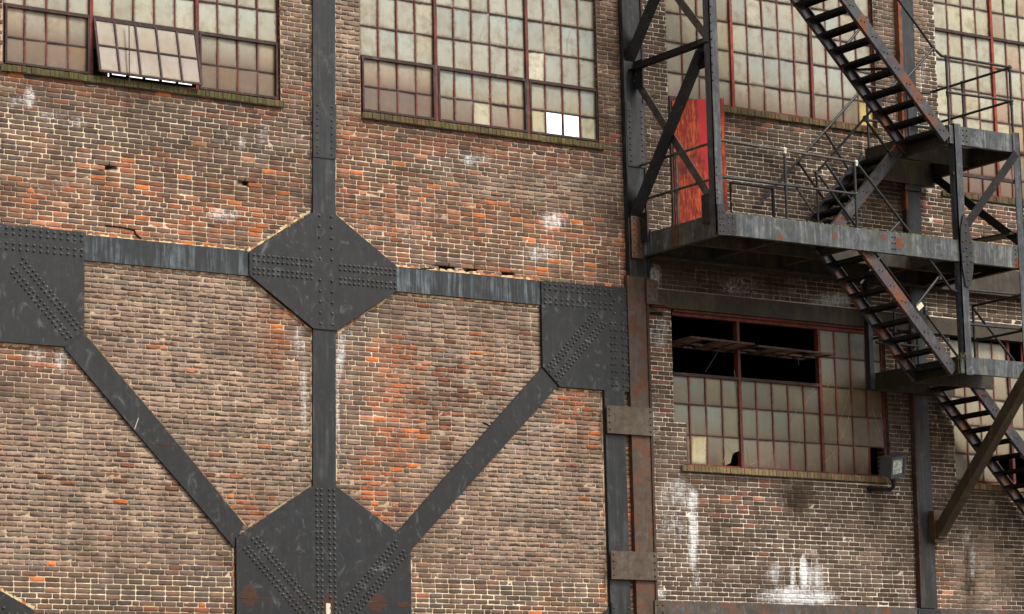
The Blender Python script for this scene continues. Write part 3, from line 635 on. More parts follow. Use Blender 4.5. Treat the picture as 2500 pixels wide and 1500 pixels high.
cracks(w5, [[(2007, 806), (2035, 862)], [(2014, 806), (2030, 830)], [(2035, 920), (2020, 945)], [(2038, 810), (2062, 860)], [(2075, 830), (2098, 812)], [(1985, 945), (1966, 990)], [(1972, 960), (1990, 948)], [(2064, 990), (2046, 1040), (2060, 1070)], [(2062, 1000), (2075, 950)], [(1792, 905), (1800, 945)], [(1990, 1020), (2000, 1050)],
            [(1680, 1010), (1670, 1030)], [(1664, 1090), (1684, 1130)], [(1684, 1078), (1664, 1110)], [(1785, 1075), (1765, 1130)], [(1772, 1080), (1792, 1110)], [(1826, 1090), (1832, 1135), (1850, 1128)], [(1955, 1075), (1940, 1110)], [(2020, 1085), (2040, 1120)], [(2040, 1100), (2015, 1130)], [(2130, 1000), (2155, 1080)], [(2080, 990), (2060, 1060), (2050, 1075)], [(1945, 1000), (1930, 1040)], [(2150, 1010), (2160, 1060)]])

def tone6(bi, i, j):
    return ((166, 160, 134), (150, 130, 102)) if j < 4 else ((176, 170, 142), (166, 152, 122))
w6, e6 = window(WF, 'W6', R5, tone=tone6, skip=[(1, 0, 0), (0, 3, 0), (1, 0, 4), (1, 1, 4)])
w6['label'] = 'window at the right edge behind the lowest stair flight'
cracks(w6, [[(2348, 1110), (2342, 1165)], [(2360, 1120), (2352, 1160)], [(2390, 1030), (2398, 1050)], [(2435, 1120), (2420, 1170)]])

# sills: rowlock bricks laid on edge, mossy and projecting
def sill(win, x0, x1, z1, tint, n_ang=.12):
    P = []; I = []; C_ = []; D = []; Uv = []; r = np.random.default_rng(int(x0 * 10)); x = x0; k = 0
    m = MB(); cs = []
    while x < x1 - .01:
        w_ = .0665; e = min(x + w_ - .007, x1); dy = r.normal(0, .003); dz = r.normal(0, .002)
        q = lin(tint, .8 * float(np.clip(r.normal(.9, .1), .6, 1.4))); g = r.random()
        if g > .84: q = lin((tint[0] - 4, tint[1] + 2, tint[2] - 12), .8)
        elif g < .1: q = lin((tint[0] + 18, tint[1], tint[2]), .8)
        m.add([(x, -.055 + dy, z1 - .105 + dz), (e, -.055 + dy, z1 - .105 + dz), (e, -.05 + dy, z1 - .022 + dz), (x, -.05 + dy, z1 - .022 + dz), (e, .09, z1 + .004), (x, .09, z1 + .004), (x, .09, z1 - .12), (e, .09, z1 - .12)],
              [(0, 1, 2, 3), (3, 2, 4, 5), (0, 3, 5, 6), (1, 7, 4, 2), (0, 6, 7, 1)], (*q, 1)); x += w_
    m.box(x0 - .01, x1, -.042, .088, z1 - .112, z1 - .03, (*lin((150, 136, 108), .7), 1))
    n = len(m.v); o = m.build('sill', MAS, win, color=True); me = o.data
    a = me.color_attributes.new('dat', 'FLOAT_COLOR', 'POINT'); a.data.foreach_set('color', np.tile([0, 0, 0.25, 0], len(me.vertices)).astype(np.float32))
    return o
sill(w1, 15.88, 20.02, 11.345, (100, 92, 62)); sill(w2, 21.28, 25.38, 11.345, (110, 98, 68)); sill(w3, 27.60, 30.72, 12.165, (112, 98, 70))
sill(w4, 31.97, 35.6, 11.32, (100, 90, 66)); sill(w5, 26.62, 30.56, 6.715, (150, 128, 98)); sill(w6, 31.97, 35.6, 6.70, (140, 118, 90))

# ragged pointing along the steelwork
def bead(root, segs):
    m = MB(); r = np.random.default_rng(5)
    for (xa, za), (xb, zb), wd in segs:
        L = math.hypot(xb - xa, zb - za); n = max(2, int(L / .06)); nx_, nz_ = -(zb - za) / L, (xb - xa) / L
        for i in range(n):
            t0, t1 = i / n, (i + 1) / n; w0 = wd * (.4 + 1.3 * r.random()); w1_ = wd * (.4 + 1.3 * r.random())
            a = (xa + (xb - xa) * t0, za + (zb - za) * t0); b = (xa + (xb - xa) * t1, za + (zb - za) * t1); g = r.random()
            c = (*lin((206, 180, 140) if g < .6 else ((190, 120, 80) if g < .8 else (140, 116, 90)), .78), 1)
            y = -.0095 - .001 * r.random()
            m.add([(a[0], y, a[1]), (b[0], y, b[1]), (b[0] + nx_ * w1_, y + .008, b[1] + nz_ * w1_), (a[0] + nx_ * w0, y + .008, a[1] + nz_ * w0)], [(0, 1, 2, 3)], c)
    o = m.build('edge_pointing', MAS, root, color=True); a = o.data.color_attributes.new('dat', 'FLOAT_COLOR', 'POINT'); a.data.foreach_set('color', np.tile([0, 0, 0, 0], len(o.data.vertices)).astype(np.float32))

# ------------------------------------------------------------------ black riveted bracing on the left wall
BR = thing('steel_bracing', (20.6, 0, 3), 'flat black riveted steel bracing of crossed plates fixed over the left brick wall', 'bracing')
YB, YG = -.035, -.058
def xz(px, py): p = at(px, py, YB); return (p[0], p[2])
def plate(name, poly, mat, y0=YB, y1=-.006, rivets=(), parent=BR, yr=None, r=.0195):
    m = MB(); m.prism(poly, y0, y1)
    for x, z in rivets: m.rivet(x, y0 + .001, z, r)
    return m.build(name, mat, parent)
# column of the bracing, leaning a hair as measured
def cx(z): return 20.405 + (z - 6.3) * .0135
c1 = plate('column', [(cx(9.7), 9.7), (cx(9.7) + .355, 9.7), (cx(16) + .355, 16), (cx(16), 16)], S_COL)
sp_r = [(cx(z) + dx, z) for z in np.arange(10.66, 11.33, .095) for dx in (.06, .29)]
plate('splice_plate', [(cx(10.6) - .004, 10.6), (cx(10.6) + .359, 10.6), (cx(11.37) + .359, 11.37), (cx(11.37) - .004, 11.37)], S_COL, -.05, -.0355, sp_r, r=.015)
plate('column', [(cx(6) + .0, 6.0), (cx(6) + .355, 6.0), (cx(8.35) + .355, 8.35), (cx(8.35), 8.35)], S_COL)
plate('beam', [(16.9, 8.875), (19.6, 8.875), (19.6, 9.205), (16.9, 9.205)], S_BEAM)
plate('beam', [(21.6, 8.855), (24.3, 8.855), (24.3, 9.19), (21.6, 9.19)], S_BEAM)
def brace(p0, p1, wd=.36, mat=S_PLATE):
    (xa, za), (xb, zb) = p0, p1; L = math.hypot(xb - xa, zb - za); nx_, nz_ = -(zb - za) / L * wd / 2, (xb - xa) / L * wd / 2
    return plate('diagonal_brace', [(xa + nx_, za + nz_), (xa - nx_, za - nz_), (xb - nx_, zb - nz_), (xb + nx_, zb + nz_)], mat)
dl = plate('diagonal_brace', [xz(202.5, 810), xz(449, 1100), xz(596, 1280), (19.24, 5.37), xz(572, 1338), xz(457, 1200), xz(370, 1100), xz(158, 850), (16.6, 7.95), (16.9, 8.1)], S_PLATE)
dr = plate('diagonal_brace', [xz(1321.5, 900), (24.3, 8.1), (24.6, 7.9), xz(1357, 948), xz(1131, 1200), xz(999, 1348), (21.86, 5.35), xz(969, 1302), xz(1057, 1200)], S_PLATE)
mk = MB(); mk.bar(at(338, 1021, YB - .003), at(328.5, 1049, YB - .003), .008, .002, (0, 1, 0)); mk.build('chalk_mark', M_CREAM, dl)
st = MB()
for a, b in (((368, 1083), (436, 1088)),): st.bar(at(*a, YB - .003), at(*b, YB - .003), .012, .003, (0, 1, 0))
st.build('weld_seam', S_EDGE, dl)
st = MB(); st.bar(at(1118, 1131, YB - .003), at(1184, 1135, YB - .003), .012, .003, (0, 1, 0)); st.build('weld_seam', S_EDGE, dr)

def diag_rivets(p0, d, t0, t1, offs=(-.125, -.06, .06, .125), step=.068, stag=True):
    d = np.array(d) / np.hypot(*d); nn = np.array([-d[1], d[0]]); out = []
    for k, o in enumerate(offs):
        t = t0 + (step / 2 if (k % 2 and stag) else 0)
        while t < t1: q = np.array(p0) + d * t + nn * o; out.append((q[0], q[1])); t += step
    return out
rows4 = (-.03, -.10, -.225, -.295)
riv = [(16.985 - .095 * i, 9.22 + o) for i in range(13) for o in rows4]
riv += diag_rivets((16.93, 7.86), (-1, 1.02), .06, 1.22)
plate('gusset_plate', [(14.0, 7.73), (16.77, 7.73), (17.03, 7.96), (17.03, 9.235), (14.0, 9.235)], S_PLATE, YG, -.008, riv)
riv = [(19.52 + .0735 * i, 9.19 + o) for i in range(13) for o in (-.03, -.105, -.215, -.28)] + [(20.86 + .0725 * i, 9.19 + o) for i in range(13) for o in (-.05, -.115, -.235, -.3)]
riv += [(20.535 + dx, 9.79 - .148 * i) for i in (0, 1, 2, 3, 4, 6, 7, 8, 9, 10) for dx in (0, .19)]
plate('gusset_plate', [(20.45, 9.83), (20.80, 9.83), (21.76, 9.2), (21.76, 8.86), (20.79, 8.235), (20.43, 8.235), (19.45, 8.88), (19.45, 9.185)], S_PLATE, YG, -.008, riv)
riv = [(24.235 + .0965 * i, 9.2 + o) for i in range(13) for o in (-.045, -.115, -.245, -.315)]
riv += [(x, z) for x in (25.385, 25.455, 25.585, 25.655) for z in (np.arange(7.78, 8.78, .1))] + [(25.385, 9.12), (25.655, 9.12), (25.45, 9.02), (25.59, 9.02), (25.655, 8.9), (25.45, 8.83), (25.59, 8.83)]
riv += diag_rivets((24.31, 7.85), (1.0, 1.0), .03, 1.28)
plate('gusset_plate', [(24.18, 9.195), (25.69, 9.22), (25.69, 7.7), (24.46, 7.7), (24.17, 7.97)], S_PLATE, YG, -.008, riv)
riv = [(20.44 + dx, 6.07 - .0715 * i) for i in range(30) for dx in (0, .072, .195, .27)]
riv += [p for p in diag_rivets((19.42, 5.33), (1.0, -1.0), .0, 2.0) if p[0] < 20.4] + [p for p in diag_rivets((21.75, 5.33), (-1.0, -1.0), .0, 2.0) if p[0] > 20.75]
plate('gusset_plate', [(20.39, 6.115), (20.76, 6.115), (21.76, 5.5), (21.91, 5.36), (21.9, 3.2), (19.22, 3.2), (19.22, 5.38)], S_LOW, YG, -.008, riv)
lamp_slot = MB(); lamp_slot.box(20.56, 20.63, YG - .012, YG, 4.3, 4.56); lamp_slot.build('cream_tab', M_CREAM, BR)
plate('gusset_plate', [(14.0, 4.5), (15.75, 4.66), (15.91, 4.59), (16.34, 4.37), (16.34, 3.2), (14.0, 3.2)], S_PLATE, YG, -.008, [(16.0 + .11 * i, 4.33) for i in range(3)] + [(15.6 + .11 * i, 4.4) for i in range(4)])
plate('gusset_plate', [(24.95, 4.43), (25.28, 4.62), (25.28, 3.2), (24.95, 3.2)], S_PLATE, -.034, -.008)
plate('beam', [(16.34, 3.2), (19.2, 3.2), (19.2, 3.6), (16.34, 3.6)], S_BEAM)
bead(WL, [((16.77, 7.725), (14.6, 7.725), .03), ((17.04, 8.87), (17.04, 8.0), .012), ((17.1, 9.215), (19.4, 9.215), .018), ((19.4, 8.868), (17.05, 8.868), .02), ((19.46, 9.2), (20.43, 9.84), .03), ((20.83, 9.84), (21.75, 9.22), .02),
          ((21.78, 9.205), (24.2, 9.205), .03), ((24.17, 8.845), (21.78, 8.845), .02), ((20.42, 8.225), (19.48, 8.84), .018), ((21.72, 8.82), (20.82, 8.225), .03), ((25.3, 7.69), (24.47, 7.69), .025),
          ((24.18, 7.93), (21.78, 5.56), .026), ((19.4, 5.56), (17.06, 7.95), .02), ((16.77, 7.7), (19.21, 5.3), .03), ((21.93, 5.3), (24.4, 7.68), .03), ((20.38, 6.13), (19.42, 5.55), .02), ((21.72, 5.56), (20.8, 6.12), .03), ((19.21, 3.3), (19.21, 5.3), .022), ((21.93, 5.3), (21.92, 3.3), .02),
          ((20.4, 6.2), (20.43, 8.2), .016), ((20.78, 8.2), (20.77, 6.2), .02), ((20.46, 9.9), (20.54, 15.8), .012), ((20.9, 15.8), (20.82, 9.9), .014), ((25.21, 3.3), (25.22, 7.6), .014), ((15.8, 4.67), (16.36, 4.39), .03)])

m = MB()
for pts in ([(258, 551), (300, 556), (328, 562), (331, 572), (345, 584)], [(975, 655), (1010, 658), (1060, 655)], [(1180, 1032), (1200, 1042)]):
    for a, b in zip(pts, pts[1:]): m.bar(at(*a, -.006), at(*b, -.006), .018, .01, (0, 1, 0))
m.build('open_crack', M_INT, WL)
st = MB(); st.bar((19.24, YG - .002, 4.60), (20.4, YG - .002, 4.59), .012, .004, (0, 1, 0)); st.build('weld_seam', S_EDGE, BR)
st = MB(); st.bar((20.8, YG - .002, 4.59), (21.88, YG - .002, 4.60), .012, .004, (0, 1, 0)); st.build('weld_seam', S_EDGE, BR)
# ------------------------------------------------------------------ paired steel columns at the joint
PC = thing('steel_columns', (25.6, 0, 0), 'pair of rust stained steel columns tied by two riveted batten plates at the wall joint', 'column')
def boxpart(name, x0, x1, y0, y1, z0, z1, mat, parent, rivets=(), r=.016):
    m = MB(); m.box(x0, x1, y0, y1, z0, z1)
    for x, z in rivets: m.rivet(x, y0 + .001, z, r)
    return m.build(name, mat, parent)
boxpart('column', 25.735, 26.055, -.085, -.004, 9.4, 17, S_COL, PC)
boxpart('column', 25.68, 26.01, -.08, -.004, 0, 9.4, S_COLR, PC)
e_ = MB(); e_.box(26.055, 26.085, -.1, -.006, 9.4, 17); e_.box(25.72, 25.735, -.1, -.006, 9.4, 17); e_.build('column_flange', S_COL, PC)
e_ = MB(); e_.box(26.01, 26.045, -.1, -.006, 0, 9.4); e_.build('column_flange', S_EDGE, PC)
e_ = MB(); e_.box(26.05, 26.088, -.106, -.0995, 9.9, 11.0); e_.box(26.06, 26.088, -.106, -.0995, 13.2, 14.6); e_.build('rust_scale', S_EDGE, PC)
boxpart('column', 25.235, 25.59, -.056, -.004, 0, 7.72, S_COL, PC)
boxpart('splice_plate', 25.74, 26.075, -.104, -.086, 11.02, 11.98, S_COL, PC, [(x, z) for x in (25.8, 26.015) for z in np.arange(11.1, 11.95, .085)])
for z0, z1 in ((7.075, 7.475), (5.0, 5.4)):
    boxpart('batten_plate', 25.22, 26.04, -.125, -.101, z0, z1, S_BAT, PC, [(x, z) for x in (25.26, 25.99) for z in np.linspace(z0 + .06, z1 - .05, 4)])
boxpart('foot_plate', 25.24, 25.59, -.07, -.057, 3.4, 4.68, S_COL, PC, [(25.28, 4.6), (25.54, 4.6), (25.35, 4.5), (25.47, 4.5)])
bx_ = MB(); bx_.box(25.98, 26.17, -.11, -.086, 3.9, 4.72)
for z in (4.65, 4.55, 4.45, 4.35): bx_.rivet(26.03, -.109, z, .015); bx_.rivet(26.12, -.109, z, .015)
bx_.build('connection_plate', S_BAT, PC)
RC = thing('steel_column', (31.25, 0, 0), 'single dark steel column with an orange rusted left edge, right of the floodlight', 'column')
m = MB(); m.prism([(31.09, 4.72), (31.39, 4.72), (31.39, 7.9), (31.5, 16.8), (31.24, 16.8), (31.13, 7.9)], -.09, -.005); m.build('column', S_COL, RC)
m = MB(); m.prism([(31.05, 4.72), (31.09, 4.72), (31.13, 7.9), (31.165, 10.9), (31.12, 10.9), (31.08, 7.9)], -.1, -.006); m.build('column_flange', S_EDGE, RC)
m = MB(); m.prism([(31.115, 10.9), (31.165, 10.9), (31.24, 16.8), (31.16, 16.8)], -.1, -.006); m.build('column_flange', S_EDGEB, RC)
m = MB(); m.box(31.08, 31.42, -.14, -.092, 11.2, 11.6); m.box(31.12, 31.46, -.14, -.092, 10.05, 10.35); m.build('bracket', S_DARK, RC)

G1 = thing('platform_girder', (30, 0, 9.67), 'long dark steel girder on the wall just under the fire escape platform', 'girder')
m = MB(); m.box(26.09, 37, -.14, -.006, 9.70, 10.1); m.box(26.09, 37, -.22, -.004, 9.665, 9.699); m.build('girder_web', S_DARK, G1)
m = MB(); m.box(31.0, 31.2, -.165, -.141, 9.7, 10.02)
for z in (9.78, 9.9): m.rivet(31.05, -.163, z); m.rivet(31.15, -.163, z)
m.build('clip_angle', S_DARK, G1)
G2 = thing('lintel_beam', (30, 0, 9.0), 'dark rust streaked steel lintel directly above the broken window', 'girder')
m = MB(); m.box(26.13, 37, -.075, .1, 8.985, 9.245); m.build('lintel_web', S_DARK, G2)
m = MB(); m.box(26.0, 26.2, -.12, -.105, 9.03, 9.36); m.box(26.0, 26.35, -.125, -.02, 9.005, 9.025)
for z in (9.12, 9.27): m.rivet(26.05, -.119, z); m.rivet(26.15, -.119, z)
m.build('clip_angle', S_COLR, G2)
G3 = thing('base_girder', (30, 0, 4.3), 'rusty steel girder along the bottom of the right brick wall', 'girder')
m = MB(); m.box(26.05, 37, -.07, -.004, 4.25, 4.712); m.build('girder_web', steel('base_girder_steel', kk=.5, patch=.2, base=(108, 90, 74), streak=.8, rust=.7, rcol=(168, 96, 54), brown=.9, tint=(108, 90, 72)), G3)
m = MB(); m.box(31.0, 31.45, -.09, -.071, 4.3, 4.7)
for i in range(4): m.rivet(31.06 + .1 * i, -.089, 4.6)
m.build('splice_plate', S_COL, G3)

# ------------------------------------------------------------------ red door standing ajar on the platform
door = MB(); h = Vector((26.66, -.01, 0)); tip = Vector((27.27, -.47, 0)); dv = (tip - h).normalized(); nv = Vector((dv.y, -dv.x, 0))
def dpt(t, o, z): p = h + dv * t + nv * o; return (p.x, p.y, z)
L = (tip - h).length
door.add([dpt(t, o, z) for t in (0, L) for o in (0, .045) for z in (10.04, 12.12)], [(0, 1, 3, 2), (4, 6, 7, 5), (0, 4, 5, 1), (2, 3, 7, 6), (0, 2, 6, 4), (1, 5, 7, 3)])
nd = N('rusted_red_paint'); k = .78
f1 = nd.noise(3.6, 6, .74, (1, 1, .4), .15); f2 = nd.noise(26, 5, .75, (1, 1, .35))
tcd = nd.new('TexCoord'); sxd = nd.new('SeparateXYZ'); nd.put(sxd.inputs[0], tcd.outputs['Object'])
ed = nd.math('MULTIPLY_ADD', nd.math('ABSOLUTE', nd.math('SUBTRACT', 27.02, sxd.outputs[0])), 3.0, nd.math('MULTIPLY_ADD', nd.math('SUBTRACT', 11.5, sxd.outputs[2]), .12, -.16))       # bare metal away from the free edge
mk_ = nd.step(nd.math('ADD', f1, ed), .42, .66)
rc = nd.mix(nd.step(nd.noise(20, 5, .78, (1.5, 1.5, .22)), .44, .66), lin((132, 40, 22), k), lin((218, 100, 56), k)); rc = nd.mix(nd.step(nd.noise(2.6, 4, .6), .5, .68), rc, lin((96, 34, 24), k))
cd_ = nd.mix(mk_, lin((196, 48, 52), k), rc)
M_DOOR = nd.done(nd.mix(1.0, cd_, nd.math('MULTIPLY_ADD', nd.noise(1.7, 3), .8, .65), 'MULTIPLY'), .6, f2, .3, .005, .3)
dob = door.build('door', M_DOOR, WR); dob['label'] = 'rust streaked red steel door leaf standing ajar'
fr = MB(); fr.box(26.60, 26.66, -.03, .1, 10.02, 12.14); fr.box(27.5, 27.55, -.02, .1, 10.02, 12.14); fr.box(26.60, 27.55, -.025, .1, 12.14, 12.19); fr.build('door_frame', M_OXDK, WR)
m = MB(); p = Vector(dpt(L - .08, -.03, 11.0)); m.tube([p, p + Vector((-.09, .05, 0))], .012); m.ball(p, .022); m.build('handle', S_PIPE, dob)
m = MB()
for z in (10.3, 11.1, 11.9): m.tube([dpt(.0, -.01, z - .05), dpt(.0, -.01, z + .05)], .014)
m.build('hinge', M_OXDK, dob)

# ------------------------------------------------------------------ fire escape
FE = thing('fire_escape', (28.5, -1.9, 9.7), 'black rusting steel fire escape of four zigzag stair flights and pipe railed landings', 'fire escape')
YF = -1.965; XP1, XP2, XP3 = 25.91, 30.50, 31.70
ZP, ZU, ZL = 10.02, 11.77, 8.27
# tower posts, each an angle section
def post(name, x, z0, z1, mat=S_ESC, sgn=1):
    m = MB(); m.angle((x - .07 * sgn, YF - .02, z0), (x - .07 * sgn, YF - .02, z1), .14, .014, (sgn, 0, 0), (0, 1, 0)); return m
m = post('post', XP1, 9.7, 17); 
for z in np.arange(10.1, 10.7, .11): m.rivet(XP1 - .03, YF - .021, z, .013)
for z in list(np.arange(11.9, 13.2, .12)): m.rivet(XP1 - .04, YF - .021, z, .013)
m.build('tower_post', S_POST, FE)
m = post('post', XP2, 8.0, 11.8); m.build('tower_post', S_POST, FE)
m = post('post', XP3, 7.5, 11.8, sgn=-1); m.build('tower_post', S_POST, FE)
# platform
PL = MB(); 
def channel_x(m, x0, x1, y, z0, z1, s=-1):          # web at y, lips turned inward
    m.box(x0, x1, y - .006, y + .006, z0, z1); m.box(x0, x1, y + .006, y + .07, z1 - .012, z1); m.box(x0, x1, y + .006, y + .07, z0, z0 + .012)
def channel_y(m, x, y0, y1, z0, z1, s=1):
    m.box(x - .006, x + .006, y0, y1, z0, z1); a, b = (x + .006, x + .07) if s > 0 else (x - .07, x - .006)
    m.box(a, b, y0, y1, z1 - .012, z1); m.box(a, b, y0, y1, z0, z0 + .012)
pf = MB(); pf.box(25.96, 31.66, YF + .03, -.16, 9.985, 9.998); pf.box(25.96, 31.66, YF + .03, -.16, 9.998, 10.004)
# opening for the flight below is left between x 28.5 and 30.3
pf = MB()
for (x0, x1, y0, y1) in ((25.96, 28.62, YF + .07, -.16), (28.62, 31.66, -.98, -.16), (30.3, 31.66, YF + .07, -.98)):
    pf.box(x0, x1, y0, y1, 9.985, 9.997)
plat = pf.build('platform_floor', S_DARK, FE)
m = MB(); channel_x(m, 25.93, 31.68, YF, 9.70, 10.02)
for x in (29.12,): 
    for z in (9.77, 9.86, 9.95): m.rivet(x, YF - .006, z, .014); m.rivet(x + .05, YF - .006, z, .014)
for z in (9.75, 9.83, 9.91, 9.98): m.rivet(26.05, YF - .006, z, .015); m.rivet(26.14, YF - .006, z, .015); m.rivet(31.58, YF - .006, z, .013)
m.build('edge_beam', S_PLAT, plat)
m = MB(); channel_y(m, 25.955, YF + .01, -.1, 9.70, 10.02); 
m.build('edge_beam', S_PLAT, plat)
m = MB(); channel_y(m, 31.69, YF + .01, -.1, 9.70, 10.02, -1); m.build('edge_beam', S_DARK, plat)
m = MB(); channel_y(m, 31.25, -1.5, -.16, 9.68, 9.93); 
for z in (9.74, 9.8, 9.87): m.rivet(31.243, -.24, z, .012, (-1, 0, 0)); m.rivet(31.243, -.33, z, .012, (-1, 0, 0))
m.build('bracket_beam', S_MOSS, plat)
for x in (27.2, 28.5, 30.35): mm = MB(); channel_y(mm, x, YF + .07, -.15, 9.76, 9.98); mm.build('joist', S_DARK, plat)
mm = MB(); channel_x(mm, 26.0, 31.6, -1.0, 9.74, 9.98); mm.build('joist', S_DARK, plat)
# moss and litter on the platform edge
nm = N('moss'); M_MOSSG = nm.done(nm.mix(nm.noise(30, 4), lin((74, 80, 40), .8), lin((120, 116, 70), .8)), .95)
m = MB(); r_ = random.Random(3)
for i in range(150):
    x = 25.95 + r_.random() * 5.6; s = .012 + .018 * r_.random(); m.ball((x, YF + .02 + r_.random() * .03, 10.02), s, 6)
tag(m.build('moss', M_MOSSG, plat), kind='stuff')
m = MB(); m.box(25.86, 26.0, YF - .034, YF - .022, 9.68, 10.12); m.box(26.0, 26.2, YF - .018, YF - .007, 9.72, 10.0)
for z in np.arange(9.74, 10.1, .09): m.rivet(25.9, YF - .033, z, .014); m.rivet(25.96, YF - .033, z, .014)
for z in (9.76, 9.86, 9.95): m.rivet(26.06, YF - .017, z, .014); m.rivet(26.14, YF - .017, z, .014)
m.build('corner_plate', S_ESC, FE)
m = MB(); m.box(25.75, 25.96, -.125, -.1065, 9.66, 10.3)
for z in np.arange(9.74, 10.28, .085): m.rivet(25.80, -.124, z, .014); m.rivet(25.91, -.124, z, .014)
m.build('corner_plate', S_COLR, FE)
m = MB(); m.box(25.935, 25.948, -.98, -.82, 9.71, 10.02)
for z in (9.78, 9.88, 9.96): m.rivet(25.934, -.9, z, .012, (-1, 0, 0))
m.build('splice_plate', S_COLR, FE)
# spindle shaped splice plate on the middle post
m = MB(); sx_ = XP2 + .045
m.prism([(sx_ - .05, 9.32), (sx_ + .05, 9.32), (sx_ + .115, 9.6), (sx_ + .125, 9.95), (sx_ + .05, 10.3), (sx_ - .03, 10.42), (sx_ - .1, 10.2), (sx_ - .115, 9.95), (sx_ - .1, 9.6)], YF - .05, YF - .036)
for z in np.arange(9.42, 10.35, .12): m.rivet(sx_, YF - .049, z, .015)
for z in (9.7, 9.85, 10.0): m.rivet(sx_ - .07, YF - .049, z, .015); m.rivet(sx_ + .08, YF - .049, z, .015)
m.build('splice_plate', S_ESC, FE)

# landings
def slats(m, x0, x1, y0, y1, z, step=.045):
    y = y0
    while y < y1: m.box(x0, x1, y, y + .012, z - .03, z); y += step
    for x in np.arange(x0 + .1, x1, .4): m.box(x, x + .01, y0, y1, z - .034, z - .004)
m = MB(); slats(m, 30.33, 31.68, YF + .05, -.12, ZU - .02); lu = m.build('upper_landing', S_DARK, FE)
m = MB(); channel_x(m, 30.35, 31.76, YF, 11.49, 11.77)
for z in (11.55, 11.64, 11.72): m.rivet(30.62, YF - .006, z, .014); m.rivet(30.7, YF - .006, z, .014); m.rivet(31.64, YF - .006, z, .012)
m.build('edge_beam', S_PLAT, lu)
m = MB(); channel_y(m, 30.325, YF + .01, -.1, 11.49, 11.77); m.build('edge_beam', S_DARK, lu)
m = MB(); channel_y(m, 31.7, YF + .01, -.1, 11.42, 11.77, -1); m.build('edge_beam', S_DARK, lu)
for y0, y1, z0, z1 in ((-1.03, -.97, 11.44, 11.72), (-.16, -.09, 11.30, 11.74)): m = MB(); m.box(30.33, 31.69, y0, y1, z0, z1); m.build('joist', S_DARK, lu)
m = MB(); m.box(30.33, 31.69, YF + .01, -.1, ZL - .02, ZL - .006); ll = m.build('lower_landing', S_DARK, FE)
m = MB(); channel_x(m, 30.35, 33.2, YF, 8.02, 8.27)
m.build('edge_beam', S_PLAT, ll)
m = MB(); channel_y(m, 30.325, YF + .01, -.1, 8.02, 8.27); m.build('edge_beam', S_MOSS, ll)
for y0, y1 in ((-1.03, -.97), (-.16, -.1)): m = MB(); m.box(30.33, 31.9, y0, y1, 8.0, 8.24); m.build('joist', S_DARK, ll)
m = MB(); m.box(30.11, 30.19, -.24, -.14, 8.0, 9.68); m.build('hanger_post', S_ESC, FE)

# bracing members
def member(name, p, q, w_, t, up, mat): mm = MB(); mm.bar(p, q, w_, t, up); return mm.build(name, mat, FE)
XB_ = 25.93
def ang(p, q, a, n1, n2, mat=S_ESC, name='tower_brace'): mm = MB(); mm.angle(p, q, a, .014, n1, n2); return mm.build(name, mat, FE)
ang((XB_, -.02, 12.46), (XB_, -1.96, 12.46), .12, (-1, 0, 0), (0, 0, 1), S_TREAD, 'tower_strut')
ang((XB_, .0, 10.12), (XB_, -1.8, 12.36), .2, (-1, 0, 0), (0, .8, -.6))
ang((XB_, .0, 12.5), (XB_, -2.0, 14.85), .19, (-1, 0, 0), (0, .8, -.6))
member('tower_brace', (XB_ + .03, .0, 12.42), (XB_ + .03, -1.85, 10.1), .014, .125, (0, -.78, .62), S_BAR)
member('tower_brace', (XB_ + .03, .0, 14.6), (XB_ + .03, -1.85, 12.5), .014, .125, (0, -.78, .62), S_BAR)
for ys, zz in ((-1.9, 12.36), (-1.86, 10.12), (-.05, 10.12), (-.05, 12.4)):
    gp = MB(); y0, y1 = (YF, ys + .28) if ys < -1 else (-.3, -.004)
    gp.box(XB_ - .02, XB_ - .008, min(y0, y1), max(y0, y1), zz - .22, zz + .2)
    for i in range(3): gp.rivet(XB_ - .02, (y0 + y1) / 2 + (.07 if ys < -1 else -.05) * (i - 1), zz + .09 * (i - 1), .013, (-1, 0, 0))
    gp.build('gusset_plate', S_ESC, FE)
# right tower
X3 = 31.68
member('tower_brace', (31.68, YF - .03, 11.47), (30.60, YF - .03, 10.28), .012, .13, (0, 0, 1), S_TREAD)
member('tower_brace', (X3, -.1, 11.5), (X3, YF + .02, 10.12), .015, .13, (0, 0, 1), S_ESC)
member('tower_brace', (X3, -.1, 10.1), (X3, YF + .02, 11.45), .015, .09, (0, 0, 1), S_TREAD) if False else None
member('tower_strut', (30.4, YF + .03, 11.04), (31.7, YF + .03, 11.04), .05, .05, (0, 0, 1), M_OXDK)
member('landing_brace', (31.4, -.16, 5.82), (31.4, -2.35, 8.06), .16, .17, (0, 0, 1), S_DARK)
member('tower_strut', (31.68, YF + .05, 10.24), (31.68, -1.1, 10.28), .3, .03, (0, 0, 1), S_MOSS)
m = MB(); m.box(31.3, 31.55, -.2, -.09, 5.72, 6.2); m.box(31.33, 31.5, -.26, -.2, 5.78, 6.05)
for z in (5.85, 6.0, 6.12): m.rivet(31.44, -.199, z, .015)
m.build('wall_bracket', S_COLR, FE)

